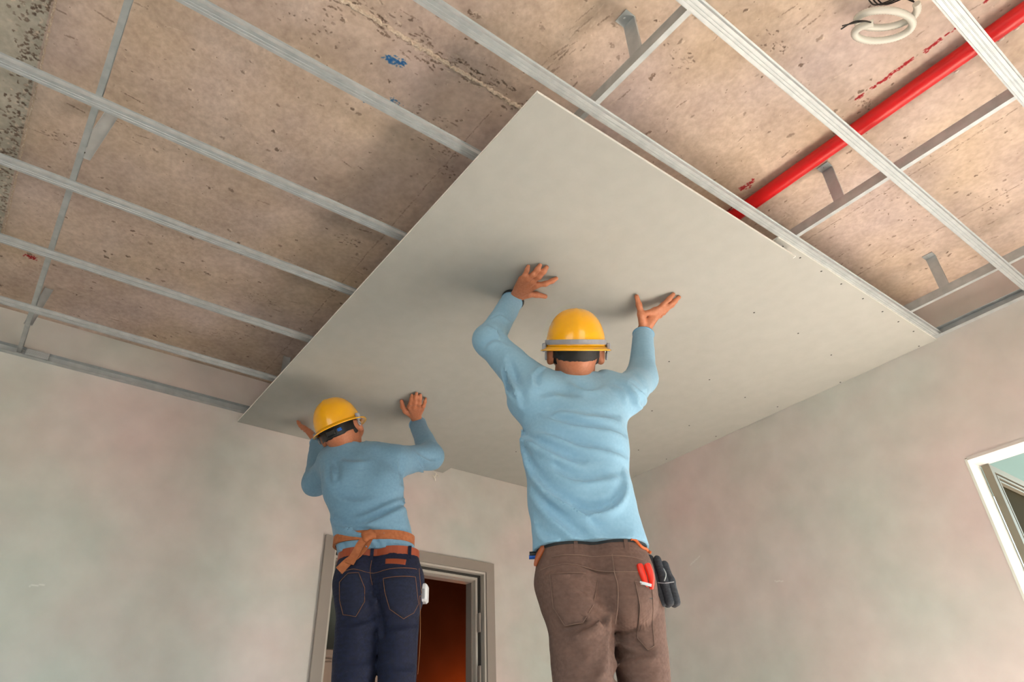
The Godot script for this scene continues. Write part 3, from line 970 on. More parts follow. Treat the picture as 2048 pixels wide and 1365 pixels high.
func slab_material():
	var w = 1400
	var h = 1337
	var n1 := FastNoiseLite.new(); n1.seed = 51; n1.frequency = 0.006; n1.fractal_octaves = 5
	var n2 := FastNoiseLite.new(); n2.seed = 52; n2.frequency = 0.03; n2.fractal_octaves = 4
	var n3 := FastNoiseLite.new(); n3.seed = 53; n3.frequency = 0.0035; n3.fractal_octaves = 3
	var a = n1.get_image(w, h).get_data()
	var b = n2.get_image(w, h).get_data()
	var c = n3.get_image(w, h).get_data()
	var px = PackedByteArray()
	px.resize(w * h * 3)
	var ht = PackedByteArray()
	ht.resize(w * h)
	var band = int((-0.31 - SLAB_X0) / SLAB_W * w)
	var o = 0
	for y in h:
		for x in w:
			var i = y * w + x
			var l = (a[i] - 128) * 0.09 + (b[i] - 128) * 0.07 + (b[(i * 3 + 7919) % (w * h)] - 128) * 0.09
			var g = (c[i] - 128) * 0.06
			if x < band:      # the neighbouring pour is greyer
				px[o] = clampi(int(178 + l), 0, 255)
				px[o + 1] = clampi(int(171 + l), 0, 255)
				px[o + 2] = clampi(int(158 + l), 0, 255)
			else:
				px[o] = clampi(int(194 + l + g * 0.5), 0, 255)
				px[o + 1] = clampi(int(173 + l + g * 0.2), 0, 255)
				px[o + 2] = clampi(int(158 + l - g), 0, 255)
			ht[i] = clampi(int(150 + (b[i] - 128) * 0.30 + (b[(i * 3 + 7919) % (w * h)] - 128) * 0.18), 0, 255)
			o += 3
	var rng := RandomNumberGenerator.new()
	rng.seed = 77
	var sx = w / SLAB_W
	# blot: soft-edged ragged spot of colour, sinking the relief
	var blot = func(wx, wz, rx, rz, turn, col, alpha, sink):
		var cx = (wx - SLAB_X0) * sx
		var cy = (wz - SLAB_Z0) * sx
		var ex = rx * sx
		var ey = rz * sx
		var R = int(max(ex, ey)) + 2
		var ct = cos(turn)
		var sn = sin(turn)
		for yy in range(max(0, int(cy) - R), min(h, int(cy) + R + 1)):
			for xx in range(max(0, int(cx) - R), min(w, int(cx) + R + 1)):
				var dx = xx - cx
				var dy = yy - cy
				var u = (dx * ct + dy * sn) / ex
				var v = (-dx * sn + dy * ct) / ey
				var i = yy * w + xx
				var d = u * u + v * v + (b[(i * 7) % (w * h)] - 128) / 90.0
				if d < 1.0:
					var k = alpha * clampf((1.0 - d) * 2.5, 0.0, 1.0)
					px[i * 3] = int(lerpf(px[i * 3], col.r * 255, k))
					px[i * 3 + 1] = int(lerpf(px[i * 3 + 1], col.g * 255, k))
					px[i * 3 + 2] = int(lerpf(px[i * 3 + 2], col.b * 255, k))
					ht[i] = clampi(int(ht[i] - sink * k), 0, 255)
	var dark = c8(104, 84, 72)
	var pale = c8(222, 204, 186)
	# pits everywhere, some with a pale lip
	for i in 2600:
		var wx = rng.randf_range(-0.55, 3.15)
		var wz = rng.randf_range(-3.3, 0.25)
		var r = 0.0014 + 0.0060 * pow(rng.randf(), 5.0)
		var tn = rng.randf_range(-0.5, 0.5) + (PI / 2 if wx > 1.2 else 0.0)
		if rng.randf() < 0.35: blot.call(wx + r, wz + r * 0.6, r * 1.3, r, tn, pale, 0.6, -20)
		blot.call(wx, wz, r * rng.randf_range(1.0, 2.2), r, tn, dark, rng.randf_range(0.25, 0.8), 60)
	# scrapes along the form boards
	for i in 420:
		var wx = rng.randf_range(-0.3, 3.15)
		var wz = rng.randf_range(-3.3, 0.25)
		blot.call(wx, wz, rng.randf_range(0.010, 0.035), rng.randf_range(0.0014, 0.003), rng.randf_range(-0.25, 0.25) + (PI / 2 if wx > 1.0 else 0.0), dark if rng.randf() < 0.6 else pale, rng.randf_range(0.25, 0.6), 25)
	# clusters of honeycombing
	for q in [[0.62, -3.0, 0.06], [0.66, -2.63, 0.06], [0.80, -2.05, 0.05], [-0.20, -2.12, 0.05], [0.30, -1.25, 0.10], [0.25, -1.05, 0.1], [0.75, -1.35, 0.06], [0.85, -1.42, 0.05], [1.25, -0.70, 0.05], [0.95, -1.5, 0.05], [1.45, -0.5, 0.05], [1.90, -0.45, 0.03], [2.3, -0.5, 0.12], [2.5, -0.62, 0.12], [2.75, -0.4, 0.08]]:
		for i in 26:
			var a_ = rng.randf() * TAU
			var d_ = q[2] * sqrt(rng.randf())
			blot.call(q[0] + cos(a_) * d_ * 1.3, q[1] + sin(a_) * d_ * 0.7, rng.randf_range(0.002, 0.007), rng.randf_range(0.0014, 0.0035), rng.randf_range(-0.6, 0.6), dark, rng.randf_range(0.2, 0.7), 60)
	# coarse gravelly strip along the pour joint on the left
	for i in 900:
		var wx = -0.315 - absf(rng.randfn(0.0, 0.035))
		blot.call(wx, rng.randf_range(-3.3, -1.3), rng.randf_range(0.002, 0.008), rng.randf_range(0.002, 0.008), rng.randf() * PI, dark if rng.randf() < 0.7 else pale, rng.randf_range(0.3, 0.9), 70)
	for i in 140:
		var z_ = -3.3 + i * 0.0145
		blot.call(-0.304, z_, 0.004, 0.012, 0.0, c8(196, 172, 150), 0.8, -60)
	# scoured edges beside the mortar ridge
	for i in 260:
		blot.call(rng.randf_range(0.1, 1.1), -1.135 + rng.randfn(0.0, 0.022), rng.randf_range(0.004, 0.018), rng.randf_range(0.002, 0.004), rng.randf_range(-0.5, 0.5), dark if rng.randf() < 0.65 else pale, rng.randf_range(0.3, 0.8), 60)
	# brushed marks along a form joint
	for i in 130:
		blot.call(0.95 + rng.randfn(0.0, 0.022), rng.randf_range(-1.05, 0.2), rng.randf_range(0.0015, 0.003), rng.randf_range(0.012, 0.04), rng.randf_range(-0.3, 0.1), dark if rng.randf() < 0.6 else pale, rng.randf_range(0.2, 0.55), 30)
	# thin form-board lines
	for q in [[0.90, -3.3, -1.2], [2.35, -1.0, 0.2], [2.75, -1.0, 0.2]]:
		for i in 120:
			blot.call(q[0] + rng.randfn(0.0, 0.002), lerpf(q[1], q[2], i / 120.0), 0.0015, 0.014, 0.0, dark, rng.randf_range(0.1, 0.5), 40)
	# blue paint
	var blue = c8(32, 92, 150)
	for i in 60:
		var t = rng.randf()
		blot.call(0.525 + t * 0.055 + rng.randfn(0, 0.004), -1.232 + t * 0.022 + rng.randfn(0, 0.007), rng.randf_range(0.002, 0.009), rng.randf_range(0.0015, 0.004), rng.randf_range(-0.6, 0.8), blue, rng.randf_range(0.5, 0.95), 0)
	for i in 26:
		blot.call(0.625 + rng.randfn(0, 0.010), -1.352 + rng.randfn(0, 0.006), rng.randf_range(0.001, 0.005), rng.randf_range(0.001, 0.003), rng.randf(), blue, 0.6, 0)
	for i in 16:
		blot.call(0.545 + rng.randfn(0, 0.010), -1.405 + rng.randfn(0, 0.005), rng.randf_range(0.001, 0.004), rng.randf_range(0.001, 0.003), rng.randf(), blue, 0.6, 0)
	# red overspray beside the pipe
	var red = c8(150, 24, 30)
	for q in [[1.863, -0.405, -0.27, 0.005, 120], [1.869, -0.235, -0.185, 0.005, 50], [1.868, -0.17, -0.10, 0.003, 20], [1.86, -0.455, -0.435, 0.006, 20], [1.885, -0.945, -0.885, 0.014, 70], [1.94, -1.07, -1.03, 0.010, 40], [1.85, -0.05, 0.05, 0.006, 40], [-0.20, -2.88, -2.86, 0.02, 60]]:
		for i in q[4]:
			blot.call(q[0] + rng.randfn(0, q[3] * 0.5), lerpf(q[1], q[2], rng.randf()), rng.randf_range(0.001, 0.0035), rng.randf_range(0.002, 0.010), rng.randf_range(-0.15, 0.15), red, rng.randf_range(0.5, 0.95), 0)
	var m := StandardMaterial3D.new()
	m.albedo_texture = ImageTexture.create_from_image(Image.create_from_data(w, h, false, Image.FORMAT_RGB8, px))
	var bi := Image.create_from_data(w, h, false, Image.FORMAT_L8, ht)
	bi.convert(Image.FORMAT_RGBA8)
	bi.bump_map_to_normal_map(3.6)
	m.normal_enabled = true
	m.normal_texture = ImageTexture.create_from_image(bi)
	m.normal_scale = 0.7
	m.roughness = 0.93
	return m

# trowelled plaster: patches of grey, green and pink in the skim coat, fine scratches
func plaster_material(seed_, w, h, span, scratches):
	var n1 := FastNoiseLite.new(); n1.seed = seed_; n1.frequency = 0.0045; n1.fractal_octaves = 4
	var n2 := FastNoiseLite.new(); n2.seed = seed_ + 1; n2.frequency = 0.0052; n2.fractal_octaves = 4
	var n3 := FastNoiseLite.new(); n3.seed = seed_ + 2; n3.frequency = 0.025; n3.fractal_octaves = 4
	var a = n1.get_image(w, h).get_data()
	var b = n2.get_image(w, h).get_data()
	var c = n3.get_image(w, h).get_data()
	var px = PackedByteArray()
	px.resize(w * h * 3)
	var o = 0
	for i in w * h:
		var g = (a[i] - 128) * 0.075
		var p = (b[i] - 128) * 0.05
		var l = (c[i] - 128) * 0.05
		px[o] = clampi(int(206 - g + p + l), 0, 255)
		px[o + 1] = clampi(int(200 + l - p * 0.25), 0, 255)
		px[o + 2] = clampi(int(196 - g * 0.2 - p * 0.25 + l), 0, 255)
		o += 3
	var img := Image.create_from_data(w, h, false, Image.FORMAT_RGB8, px)
	var s = w / span
	for q in scratches:      # [u, v, length, slope] in metres
		var n = int(q[2] * s)
		for i in n:
			var x = int(q[0] * s) + i
			var y = int(q[1] * s + i * q[3])
			if x >= 0 and x < w and y >= 0 and y < h: img.set_pixel(x, y, img.get_pixel(x, y).lerp(c8(236, 236, 232), 0.6))
	var m := StandardMaterial3D.new()
	m.albedo_texture = ImageTexture.create_from_image(img)
	m.roughness = 0.88
	return m

# ------------------------------------------------------------------ the room
func build_room():
	# walls with real openings and thickness
	var map_l = func(p): return Vector2((p.x + 2.7) / 6.0, (2.9 - p.y) / 4.5)
	M.plaster_left = plaster_material(101, 1200, 900, 6.0, [[2.55, 1.40, 0.10, 0.08], [2.53, 1.60, 0.12, 0.05], [2.40, 1.31, 0.03, 1.2], [2.15, 1.45, 0.06, 0.05], [2.16, 1.55, 0.05, 0.0], [2.62, 1.48, 0.06, 0.1], [2.9, 1.2, 0.05, -0.2]])
	var t = 0.12
	var st = new_st()
	box_uv(st, Vector3(-2.72, 0, WALL_Z - t), Vector3(1.39, SLAB_Y, WALL_Z), map_l)
	box_uv(st, Vector3(2.406, 0, WALL_Z - t), Vector3(WALL_X + t, SLAB_Y, WALL_Z), map_l)
	box_uv(st, Vector3(1.39, 2.08, WALL_Z - t), Vector3(2.406, SLAB_Y, WALL_Z), map_l)
	struct("wall_left", st.commit(), M.plaster_left)
	var map_r = func(p): return Vector2((p.z + 3.4) / 6.2, (2.9 - p.y) / 4.65)
	M.plaster_right = plaster_material(131, 1200, 900, 6.2, [[0.9, 0.9, 0.08, -0.4], [1.4, 1.1, 0.05, 0.2]])
	st = new_st()
	var wz0 = -0.99
	var wz1 = 2.0
	var wy0 = 0.10
	var wy1 = 2.077
	box_uv(st, Vector3(WALL_X, 0, WALL_Z), Vector3(WALL_X + t, SLAB_Y, wz0), map_r)
	box_uv(st, Vector3(WALL_X, 0, wz1), Vector3(WALL_X + t, SLAB_Y, 2.72), map_r)
	box_uv(st, Vector3(WALL_X, 0, wz0), Vector3(WALL_X + t, wy0, wz1), map_r)
	box_uv(st, Vector3(WALL_X, wy1, wz0), Vector3(WALL_X + t, SLAB_Y, wz1), map_r)
	struct("wall_right", st.commit(), M.plaster_right)
	# wall behind the viewer: a wide balcony opening and a window opening
	st = new_st()
	for b in [[-2.72, -0.9, 0.0, SLAB_Y], [-0.9, 1.1, 0.0, 0.8], [-0.9, 1.1, 2.3, SLAB_Y], [1.1, WALL_X, 0.0, SLAB_Y]]:
		box(st, Vector3(b[0], b[2], 2.6), Vector3(b[1], b[3], 2.72))
	struct("wall_rear", st.commit(), M.rough_wall)
	st = new_st()
	for b in [[WALL_Z, -1.2, 0.0, SLAB_Y], [-1.2, 1.2, 0.0, 0.7], [-1.2, 1.2, 2.2, SLAB_Y], [1.2, 2.6, 0.0, SLAB_Y]]:
		box(st, Vector3(-2.72, b[2], b[0]), Vector3(-2.6, b[3], b[1]))
	struct("wall_side", st.commit(), M.rough_wall)
	struct("floor", box_mesh(Vector3(-2.72, -0.15, -5.4), Vector3(WALL_X + t, 0.0, 2.72)), M.floor)
	# concrete slab, cast in bays that do not meet quite level
	var cm = slab_material()
	var sm = func(p): return Vector2((p.x - SLAB_X0) / SLAB_W, (p.z - SLAB_Z0) / SLAB_D)
	var ceiling := Node3D.new()
	ceiling.name = "ceiling"
	ceiling.set_meta("kind", "structure")
	add_child(ceiling)
	for b in [[-0.6, -0.306, -3.33, 0.3, 0.004], [-0.306, 0.95, -3.33, -1.137, 0.0], [0.95, 3.2, -3.33, -1.137, 0.0015], [-0.306, 0.95, -1.137, 0.3, 0.003], [0.95, 3.2, -1.137, 0.3, 0.0045]]:
		st = new_st()
		box_uv(st, Vector3(b[0], SLAB_Y + b[4], b[2]), Vector3(b[1], SLAB_Y + 0.18, b[3]), sm)
		mesh_node("slab_bay", st.commit(), cm, ceiling)
	for b in [[-2.72, -0.6, -5.4, 2.72], [-0.6, WALL_X + t, 0.3, 2.72], [-0.6, WALL_X + t, -5.4, -3.33]]:
		mesh_node("slab_bay", box_mesh(Vector3(b[0], SLAB_Y + 0.002, b[2]), Vector3(b[1], SLAB_Y + 0.18, b[3])), M.concrete_plain, ceiling)
	mesh_node("mortar_ridge", ridge(Vector3(-0.25, SLAB_Y, -1.137), Vector3(1.35, SLAB_Y, -1.135), 0.008, 0.007, 5), M.mortar, ceiling)
	mesh_node("mortar_ridge", ridge(Vector3(-0.304, SLAB_Y + 0.002, -3.3), Vector3(-0.304, SLAB_Y + 0.002, 0.2), 0.004, 0.004, 6), M.mortar, ceiling)
	# room behind the door
	st = new_st()
	box(st, Vector3(0.9, 0, -4.75), Vector3(3.3, SLAB_Y, -4.65))
	box(st, Vector3(0.8, 0, -4.75), Vector3(0.9, SLAB_Y, WALL_Z - t))
	box(st, Vector3(3.3, 0, -4.75), Vector3(3.4, SLAB_Y, WALL_Z - t))
	struct("wall_next_room", st.commit(), M.brown_wall)
	struct("ceiling_next_room", box_mesh(Vector3(0.9, 2.45, -4.65), Vector3(3.3, 2.49, WALL_Z - t)), M.brown_wall)

# irregular bead of mortar squeezed out of a joint
func ridge(a, b, w, hgt, seed_):
	var rng := RandomNumberGenerator.new()
	rng.seed = seed_
	var d = (b - a).normalized()
	var s = d.cross(Vector3.UP).normalized()
	var n = int(a.distance_to(b) / 0.008)
	var rows = []
	for i in n + 1:
		var c = a.lerp(b, float(i) / n) + s * rng.randfn(0, w * 0.25)
		var ww = w * rng.randf_range(0.5, 1.3)
		var hh = hgt * rng.randf_range(0.3, 1.3)
		rows.append([c + s * ww + Vector3(0, 0.006, 0), c + s * ww * 0.6 + Vector3(0, -hh * 0.7, 0), c + Vector3(0, -hh, 0) + s * rng.randfn(0, w * 0.2), c - s * ww * 0.6 + Vector3(0, -hh * rng.randf_range(0.3, 0.8), 0), c - s * ww + Vector3(0, 0.006, 0)])
	var st = new_st()
	for i in n:
		for k in 4: quad(st, rows[i][k], rows[i][k + 1], rows[i + 1][k + 1], rows[i + 1][k])
	return st.commit()

func build_door():
	# rebated frame: outer face, two steps in, hinge plates on the right jamb
	var f := Node3D.new()
	f.name = "door_1"
	f.set_meta("kind", "structure")
	add_child(f)
	var x0 = 1.376
	var x1 = 2.42
	var top = 2.093
	# steps: [inset from outer edge, front z, back z]
	var steps = [[0.0, 0.055, WALL_Z + 0.016, WALL_Z - 0.03, M.frame_paint], [0.055, 0.066, WALL_Z + 0.006, WALL_Z - 0.07, M.frame_light], [0.066, 0.076, WALL_Z - 0.03, WALL_Z - 0.12, M.steel_dark], [0.076, 0.090, WALL_Z - 0.045, WALL_Z - 0.125, M.frame_light], [0.090, 0.098, WALL_Z - 0.075, WALL_Z - 0.13, M.frame_paint]]
	for s in steps:
		var a = s[0]
		var b = s[1]
		mesh_node("jamb", box_mesh(Vector3(x0 + a, 0, s[3]), Vector3(x0 + b, top - a, s[2])), s[4], f)
		mesh_node("jamb", box_mesh(Vector3(x1 - b, 0, s[3]), Vector3(x1 - a, top - a, s[2])), s[4], f)
		mesh_node("head", box_mesh(Vector3(x0 + b, top - b, s[3]), Vector3(x1 - b, top - a, s[2])), s[4], f)
	for y in [1.77, 1.50, 1.15]:
		mesh_node("hinge", bevel_box(Vector3(x1 - 0.083, y - 0.05, WALL_Z - 0.042), Vector3(x1 - 0.072, y + 0.05, WALL_Z - 0.018), 0.002), M.frame_paint, f)

func build_window():
	var w := Node3D.new()
	w.name = "window_1"
	w.set_meta("kind", "structure")
	add_child(w)
	# white plastered reveal lining, a little proud of the wall edge
	var x0 = WALL_X - 0.002
	var x1 = WALL_X + 0.122
	mesh_node("reveal", box_mesh(Vector3(x0, 0.10, -0.992), Vector3(x1, 2.073, -0.982)), M.jamb_white, w)
	mesh_node("reveal", box_mesh(Vector3(x0, 2.066, -0.982), Vector3(x1, 2.079, 1.35)), M.plaster_right, w)
	mesh_node("reveal", box_mesh(Vector3(x0, 0.10, 1.992), Vector3(x1, 2.066, 2.002)), M.jamb_white, w)
	mesh_node("window_sill", bevel_box(Vector3(x0 - 0.02, 0.09, -0.98), Vector3(x1 + 0.03, 0.122, 1.99), 0.004), M.jamb_white, w)
	# casements swung open to the outside
	for side in [[-0.975, 1.0], [1.985, -1.0]]:
		var z = side[0]
		var s = side[1]
		var leaf := Node3D.new()
		leaf.name = "casement"
		w.add_child(leaf, true)
		var a = x1 - 0.016
		var b = x1 + 0.62
		var y0 = 0.14
		var y1 = 2.062
		for st_ in [[0.0, 0.030, 0.030], [0.030, 0.040, 0.020], [0.040, 0.050, 0.030], [0.050, 0.058, 0.018], [0.058, 0.066, 0.026]]:
			var za = min(z, z + s * st_[2])
			var zb = max(z, z + s * st_[2])
			var i0 = st_[0]
			var i1 = st_[1]
			mesh_node("rail", box_mesh(Vector3(a + i0, y1 - i1, za), Vector3(b - i0, y1 - i0, zb)), M.sash, leaf)
			mesh_node("rail", box_mesh(Vector3(a + i0, y0 + i0, za), Vector3(b - i0, y0 + i1, zb)), M.sash, leaf)
			mesh_node("stile", box_mesh(Vector3(a + i0, y0 + i1, za), Vector3(a + i1, y1 - i1, zb)), M.sash, leaf)
			mesh_node("stile", box_mesh(Vector3(b - i1, y0 + i1, za), Vector3(b - i0, y1 - i1, zb)), M.sash, leaf)
		mesh_node("pane", box_mesh(Vector3(a + 0.066, y0 + 0.066, z + s * 0.006 - 0.003), Vector3(b - 0.066, y1 - 0.066, z + s * 0.006 + 0.003)), M.dark_glass, leaf)

	var so = struct("trim_1", bevel_box(Vector3(WALL_X + 0.125, 2.36, -3.4), Vector3(4.75, 2.48, -0.45), 0.01), M.soffit)  # added soffit: stands in for aqua sky and screens part of the sun
	tag(so, "added sea-green soffit outside the window opening, in place of aqua sky")

# ------------------------------------------------------------------ ceiling grid
func build_grid():
	# furring channels: flat web down with two pressed ribs, sides up, lips out
	var path = [Vector2(-0.022, 0.0135), Vector2(-0.0165, 0.0135), Vector2(-0.015, 0.0005), Vector2(-0.0065, 0.0005), Vector2(-0.0055, 0.002), Vector2(-0.0035, 0.002), Vector2(-0.0025, 0.0005), Vector2(0.0025, 0.0005), Vector2(0.0035, 0.002), Vector2(0.0055, 0.002), Vector2(0.0065, 0.0005), Vector2(0.015, 0.0005), Vector2(0.0165, 0.0135), Vector2(0.022, 0.0135)]
	var prof = sheet(path, 0.0009)
	var st = new_st()
	extrude(st, prof, Vector3(-2.55, 0, 0), Vector3(WALL_X - 0.004, 0, 0), Vector3(0, 0, 1), Vector3(0, 1, 0))
	var mesh = st.commit()
	var labels = ["galvanised furring channel running across the top right corner of the ceiling", "galvanised furring channel crossing the red pipe, second from the top right corner",
		"galvanised furring channel along the near edge of both plasterboard sheets", "galvanised furring channel that meets the lifted sheet below the mortar ridge",
		"galvanised furring channel fourth up from the grey wall, a strap just below it", "galvanised furring channel third up from the grey wall on the left",
		"galvanised furring channel second up from the grey wall on the left", "galvanised furring channel nearest the grey wall on the left"]
	var zs = [-0.1, -0.496, -0.8915, -1.238, -1.701, -2.096, -2.507, -2.916]
	for i in zs.size():
		var o = mesh_node("furring_channel", mesh, M.zinc, null, Vector3(0, GRID_Y, zs[i]))
		tag(o, labels[i], "metal channel", "furring channels of the ceiling grid")
	# carrier channels above them
	var cp = sheet([Vector2(0.008, 0.0005), Vector2(-0.008, 0.0005), Vector2(-0.008, 0.0375), Vector2(0.008, 0.0375)], 0.0012)
	st = new_st()
	extrude(st, cp, Vector3(0, 0, WALL_Z + 0.004), Vector3(0, 0, 1.2), Vector3(1, 0, 0), Vector3(0, 1, 0))
	var cmesh = st.commit()
	var cl = ["galvanised carrier channel running down the far left of the ceiling", "galvanised carrier channel passing above the near corner of the lifted sheet", "galvanised carrier channel beside the red pipe", "galvanised carrier channel close to the wall with the window opening"]
	var xs = [-0.127, 1.045, 2.055, 2.9]
	for i in 4:
		var o = mesh_node("carrier_channel", cmesh, M.zinc_dull, null, Vector3(xs[i], GRID_Y + 0.0145, 0))
		tag(o, cl[i], "metal channel", "carrier channels of the ceiling grid")
	# wall tracks
	var tp = sheet([Vector2(0.026, 0.0005), Vector2(0.0008, 0.0005), Vector2(0.0008, 0.036), Vector2(0.026, 0.036)], 0.001)
	st = new_st()
	extrude(st, tp, Vector3(-2.55, 0, 0), Vector3(WALL_X - 0.002, 0, 0), Vector3(0, 0, 1), Vector3(0, 1, 0))
	var o = mesh_node("wall_track", st.commit(), M.zinc, null, Vector3(0, GRID_Y - 0.001, WALL_Z))
	tag(o, "galvanised track fixed along the top of the wall with the door", "metal track")
	st = new_st()
	extrude(st, tp, Vector3(0, 0, WALL_Z + 0.03), Vector3(0, 0, 1.2), Vector3(-1, 0, 0), Vector3(0, 1, 0))
	o = mesh_node("wall_track", st.commit(), M.zinc, null, Vector3(WALL_X, GRID_Y - 0.001, 0))
	tag(o, "galvanised track fixed along the top of the wall with the window opening", "metal track")
	# hangers: bent strips of stud from the slab down to a carrier
	hanger(Vector3(1.045, 0, -0.705), Vector3.ZERO, "bent metal hanger strap near the top edge, above the lifted sheet", 0.042)
	hanger(Vector3(2.06, 0, -0.69), Vector3.ZERO, "bent metal hanger strap beside the red pipe", 0.039)
	hanger(Vector3(2.9, 0, -0.715), Vector3.ZERO, "bent metal hanger strap nearest the wall with the window opening", 0.039)
	hanger(Vector3(-0.118, 0, -1.955), Vector3(0.03, 0, 0.06), "slanting metal hanger strap below the fourth channel on the far left", 0.038, true)
	hanger(Vector3(-0.125, 0, -3.06), Vector3(0.02, 0, 0.0), "metal hanger strap next to the red paint mark on the far left", 0.030, true)
	hanger(Vector3(0.94, 0, -3.02), Vector3.ZERO, "metal hanger strap in shadow by the left edge of the lifted sheet", 0.034, true)
	# splice piece in the corner of the track, far left
	var sp = thing("splice_clip", "short shiny metal clip on the wall track at the far left", "metal clip", Vector3(-0.06, GRID_Y, WALL_Z + 0.012))
	mesh_node("plate", bevel_box(Vector3(-0.045, 0.002, 0), Vector3(0.045, 0.034, 0.018), 0.003), M.zinc, sp)
	for k in 3: mesh_node("rib", bevel_box(Vector3(-0.04, 0.008 + k * 0.009, 0.017), Vector3(0.04, 0.011 + k * 0.009, 0.020), 0.001), M.zinc, sp)

func hanger(at, lean, label, w, facing = false):
	var base = Vector3(at.x, GRID_Y + 0.045, at.z)
	var o = thing("hanger_strap", label, "hanger strap", base, "hanger straps between slab and carriers")
	var y1 = SLAB_Y - GRID_Y - 0.045 + 0.002
	var top = Vector3(lean.x, y1, lean.z)
	# strap lies flat against the side of the carrier, turned-up edges
	var prof = sheet([Vector2(-w / 2, 0.006), Vector2(-w / 2, 0.0), Vector2(w / 2, 0.0), Vector2(w / 2, 0.006)], 0.0012)
	var st = new_st()
	var d = top.normalized()
	var ux = Vector3(1, 0, 0) if facing else Vector3(0, 0, 1)
	var uy = ux.cross(d).normalized() * (1.0 if facing else -1.0)
	extrude(st, prof, Vector3(0, -0.03, 0), top, ux, uy)
	mesh_node("strap", st.commit(), M.zinc, o)
	if facing: mesh_node("foot", bevel_box(top + Vector3(-w / 2 - 0.002, -0.002, -0.034), top + Vector3(w / 2 + 0.002, 0.0012, 0.004), 0.0008), M.zinc_dull, o)
	else: mesh_node("foot", bevel_box(top + Vector3(-0.034, -0.002, -w / 2 - 0.002), top + Vector3(0.004, 0.0012, w / 2 + 0.002), 0.0008), M.zinc_dull, o)
	mesh_node("nail", dome(0.0050, 0.003), M.zinc_dull, o, top + (Vector3(0, -0.002, -0.017) if facing else Vector3(-0.017, -0.002, 0)))
	mesh_node("screw", dome_out(0.004, 0.003), M.steel_dark, o, Vector3(-0.002, -0.012, 0.004) + (Vector3(0, 0, 0.0) if facing else Vector3.ZERO))

# round head pointing down
func dome(r, h):
	var st = new_st()
	for k in 10:
		var a = TAU * k / 10
		var b = TAU * (k + 1) / 10
		var p = Vector3(cos(a) * r, 0, sin(a) * r)
		var q = Vector3(cos(b) * r, 0, sin(b) * r)
		var pi = Vector3(cos(a) * r * 0.6, -h, sin(a) * r * 0.6)
		var qi = Vector3(cos(b) * r * 0.6, -h, sin(b) * r * 0.6)
		quad(st, p, q, qi, pi)
		quad(st, pi, qi, Vector3(0, -h * 1.1, 0), Vector3(0, -h * 1.1, 0) + (pi - qi) * 0.001)
	return st.commit()

# round head pointing to +z
func dome_out(r, h):
	var st = new_st()
	for k in 10:
		var a = TAU * k / 10
		var b = TAU * (k + 1) / 10
		var p = Vector3(cos(a) * r, sin(a) * r, 0)
		var q = Vector3(cos(b) * r, sin(b) * r, 0)
		var pi = Vector3(cos(a) * r * 0.6, sin(a) * r * 0.6, h)
		var qi = Vector3(cos(b) * r * 0.6, sin(b) * r * 0.6, h)
		quad(st, p, q, qi, pi)
		quad(st, pi, qi, Vector3(0, 0, h * 1.1), Vector3(0, 0, h * 1.1) + (pi - qi) * 0.001)
	return st.commit()

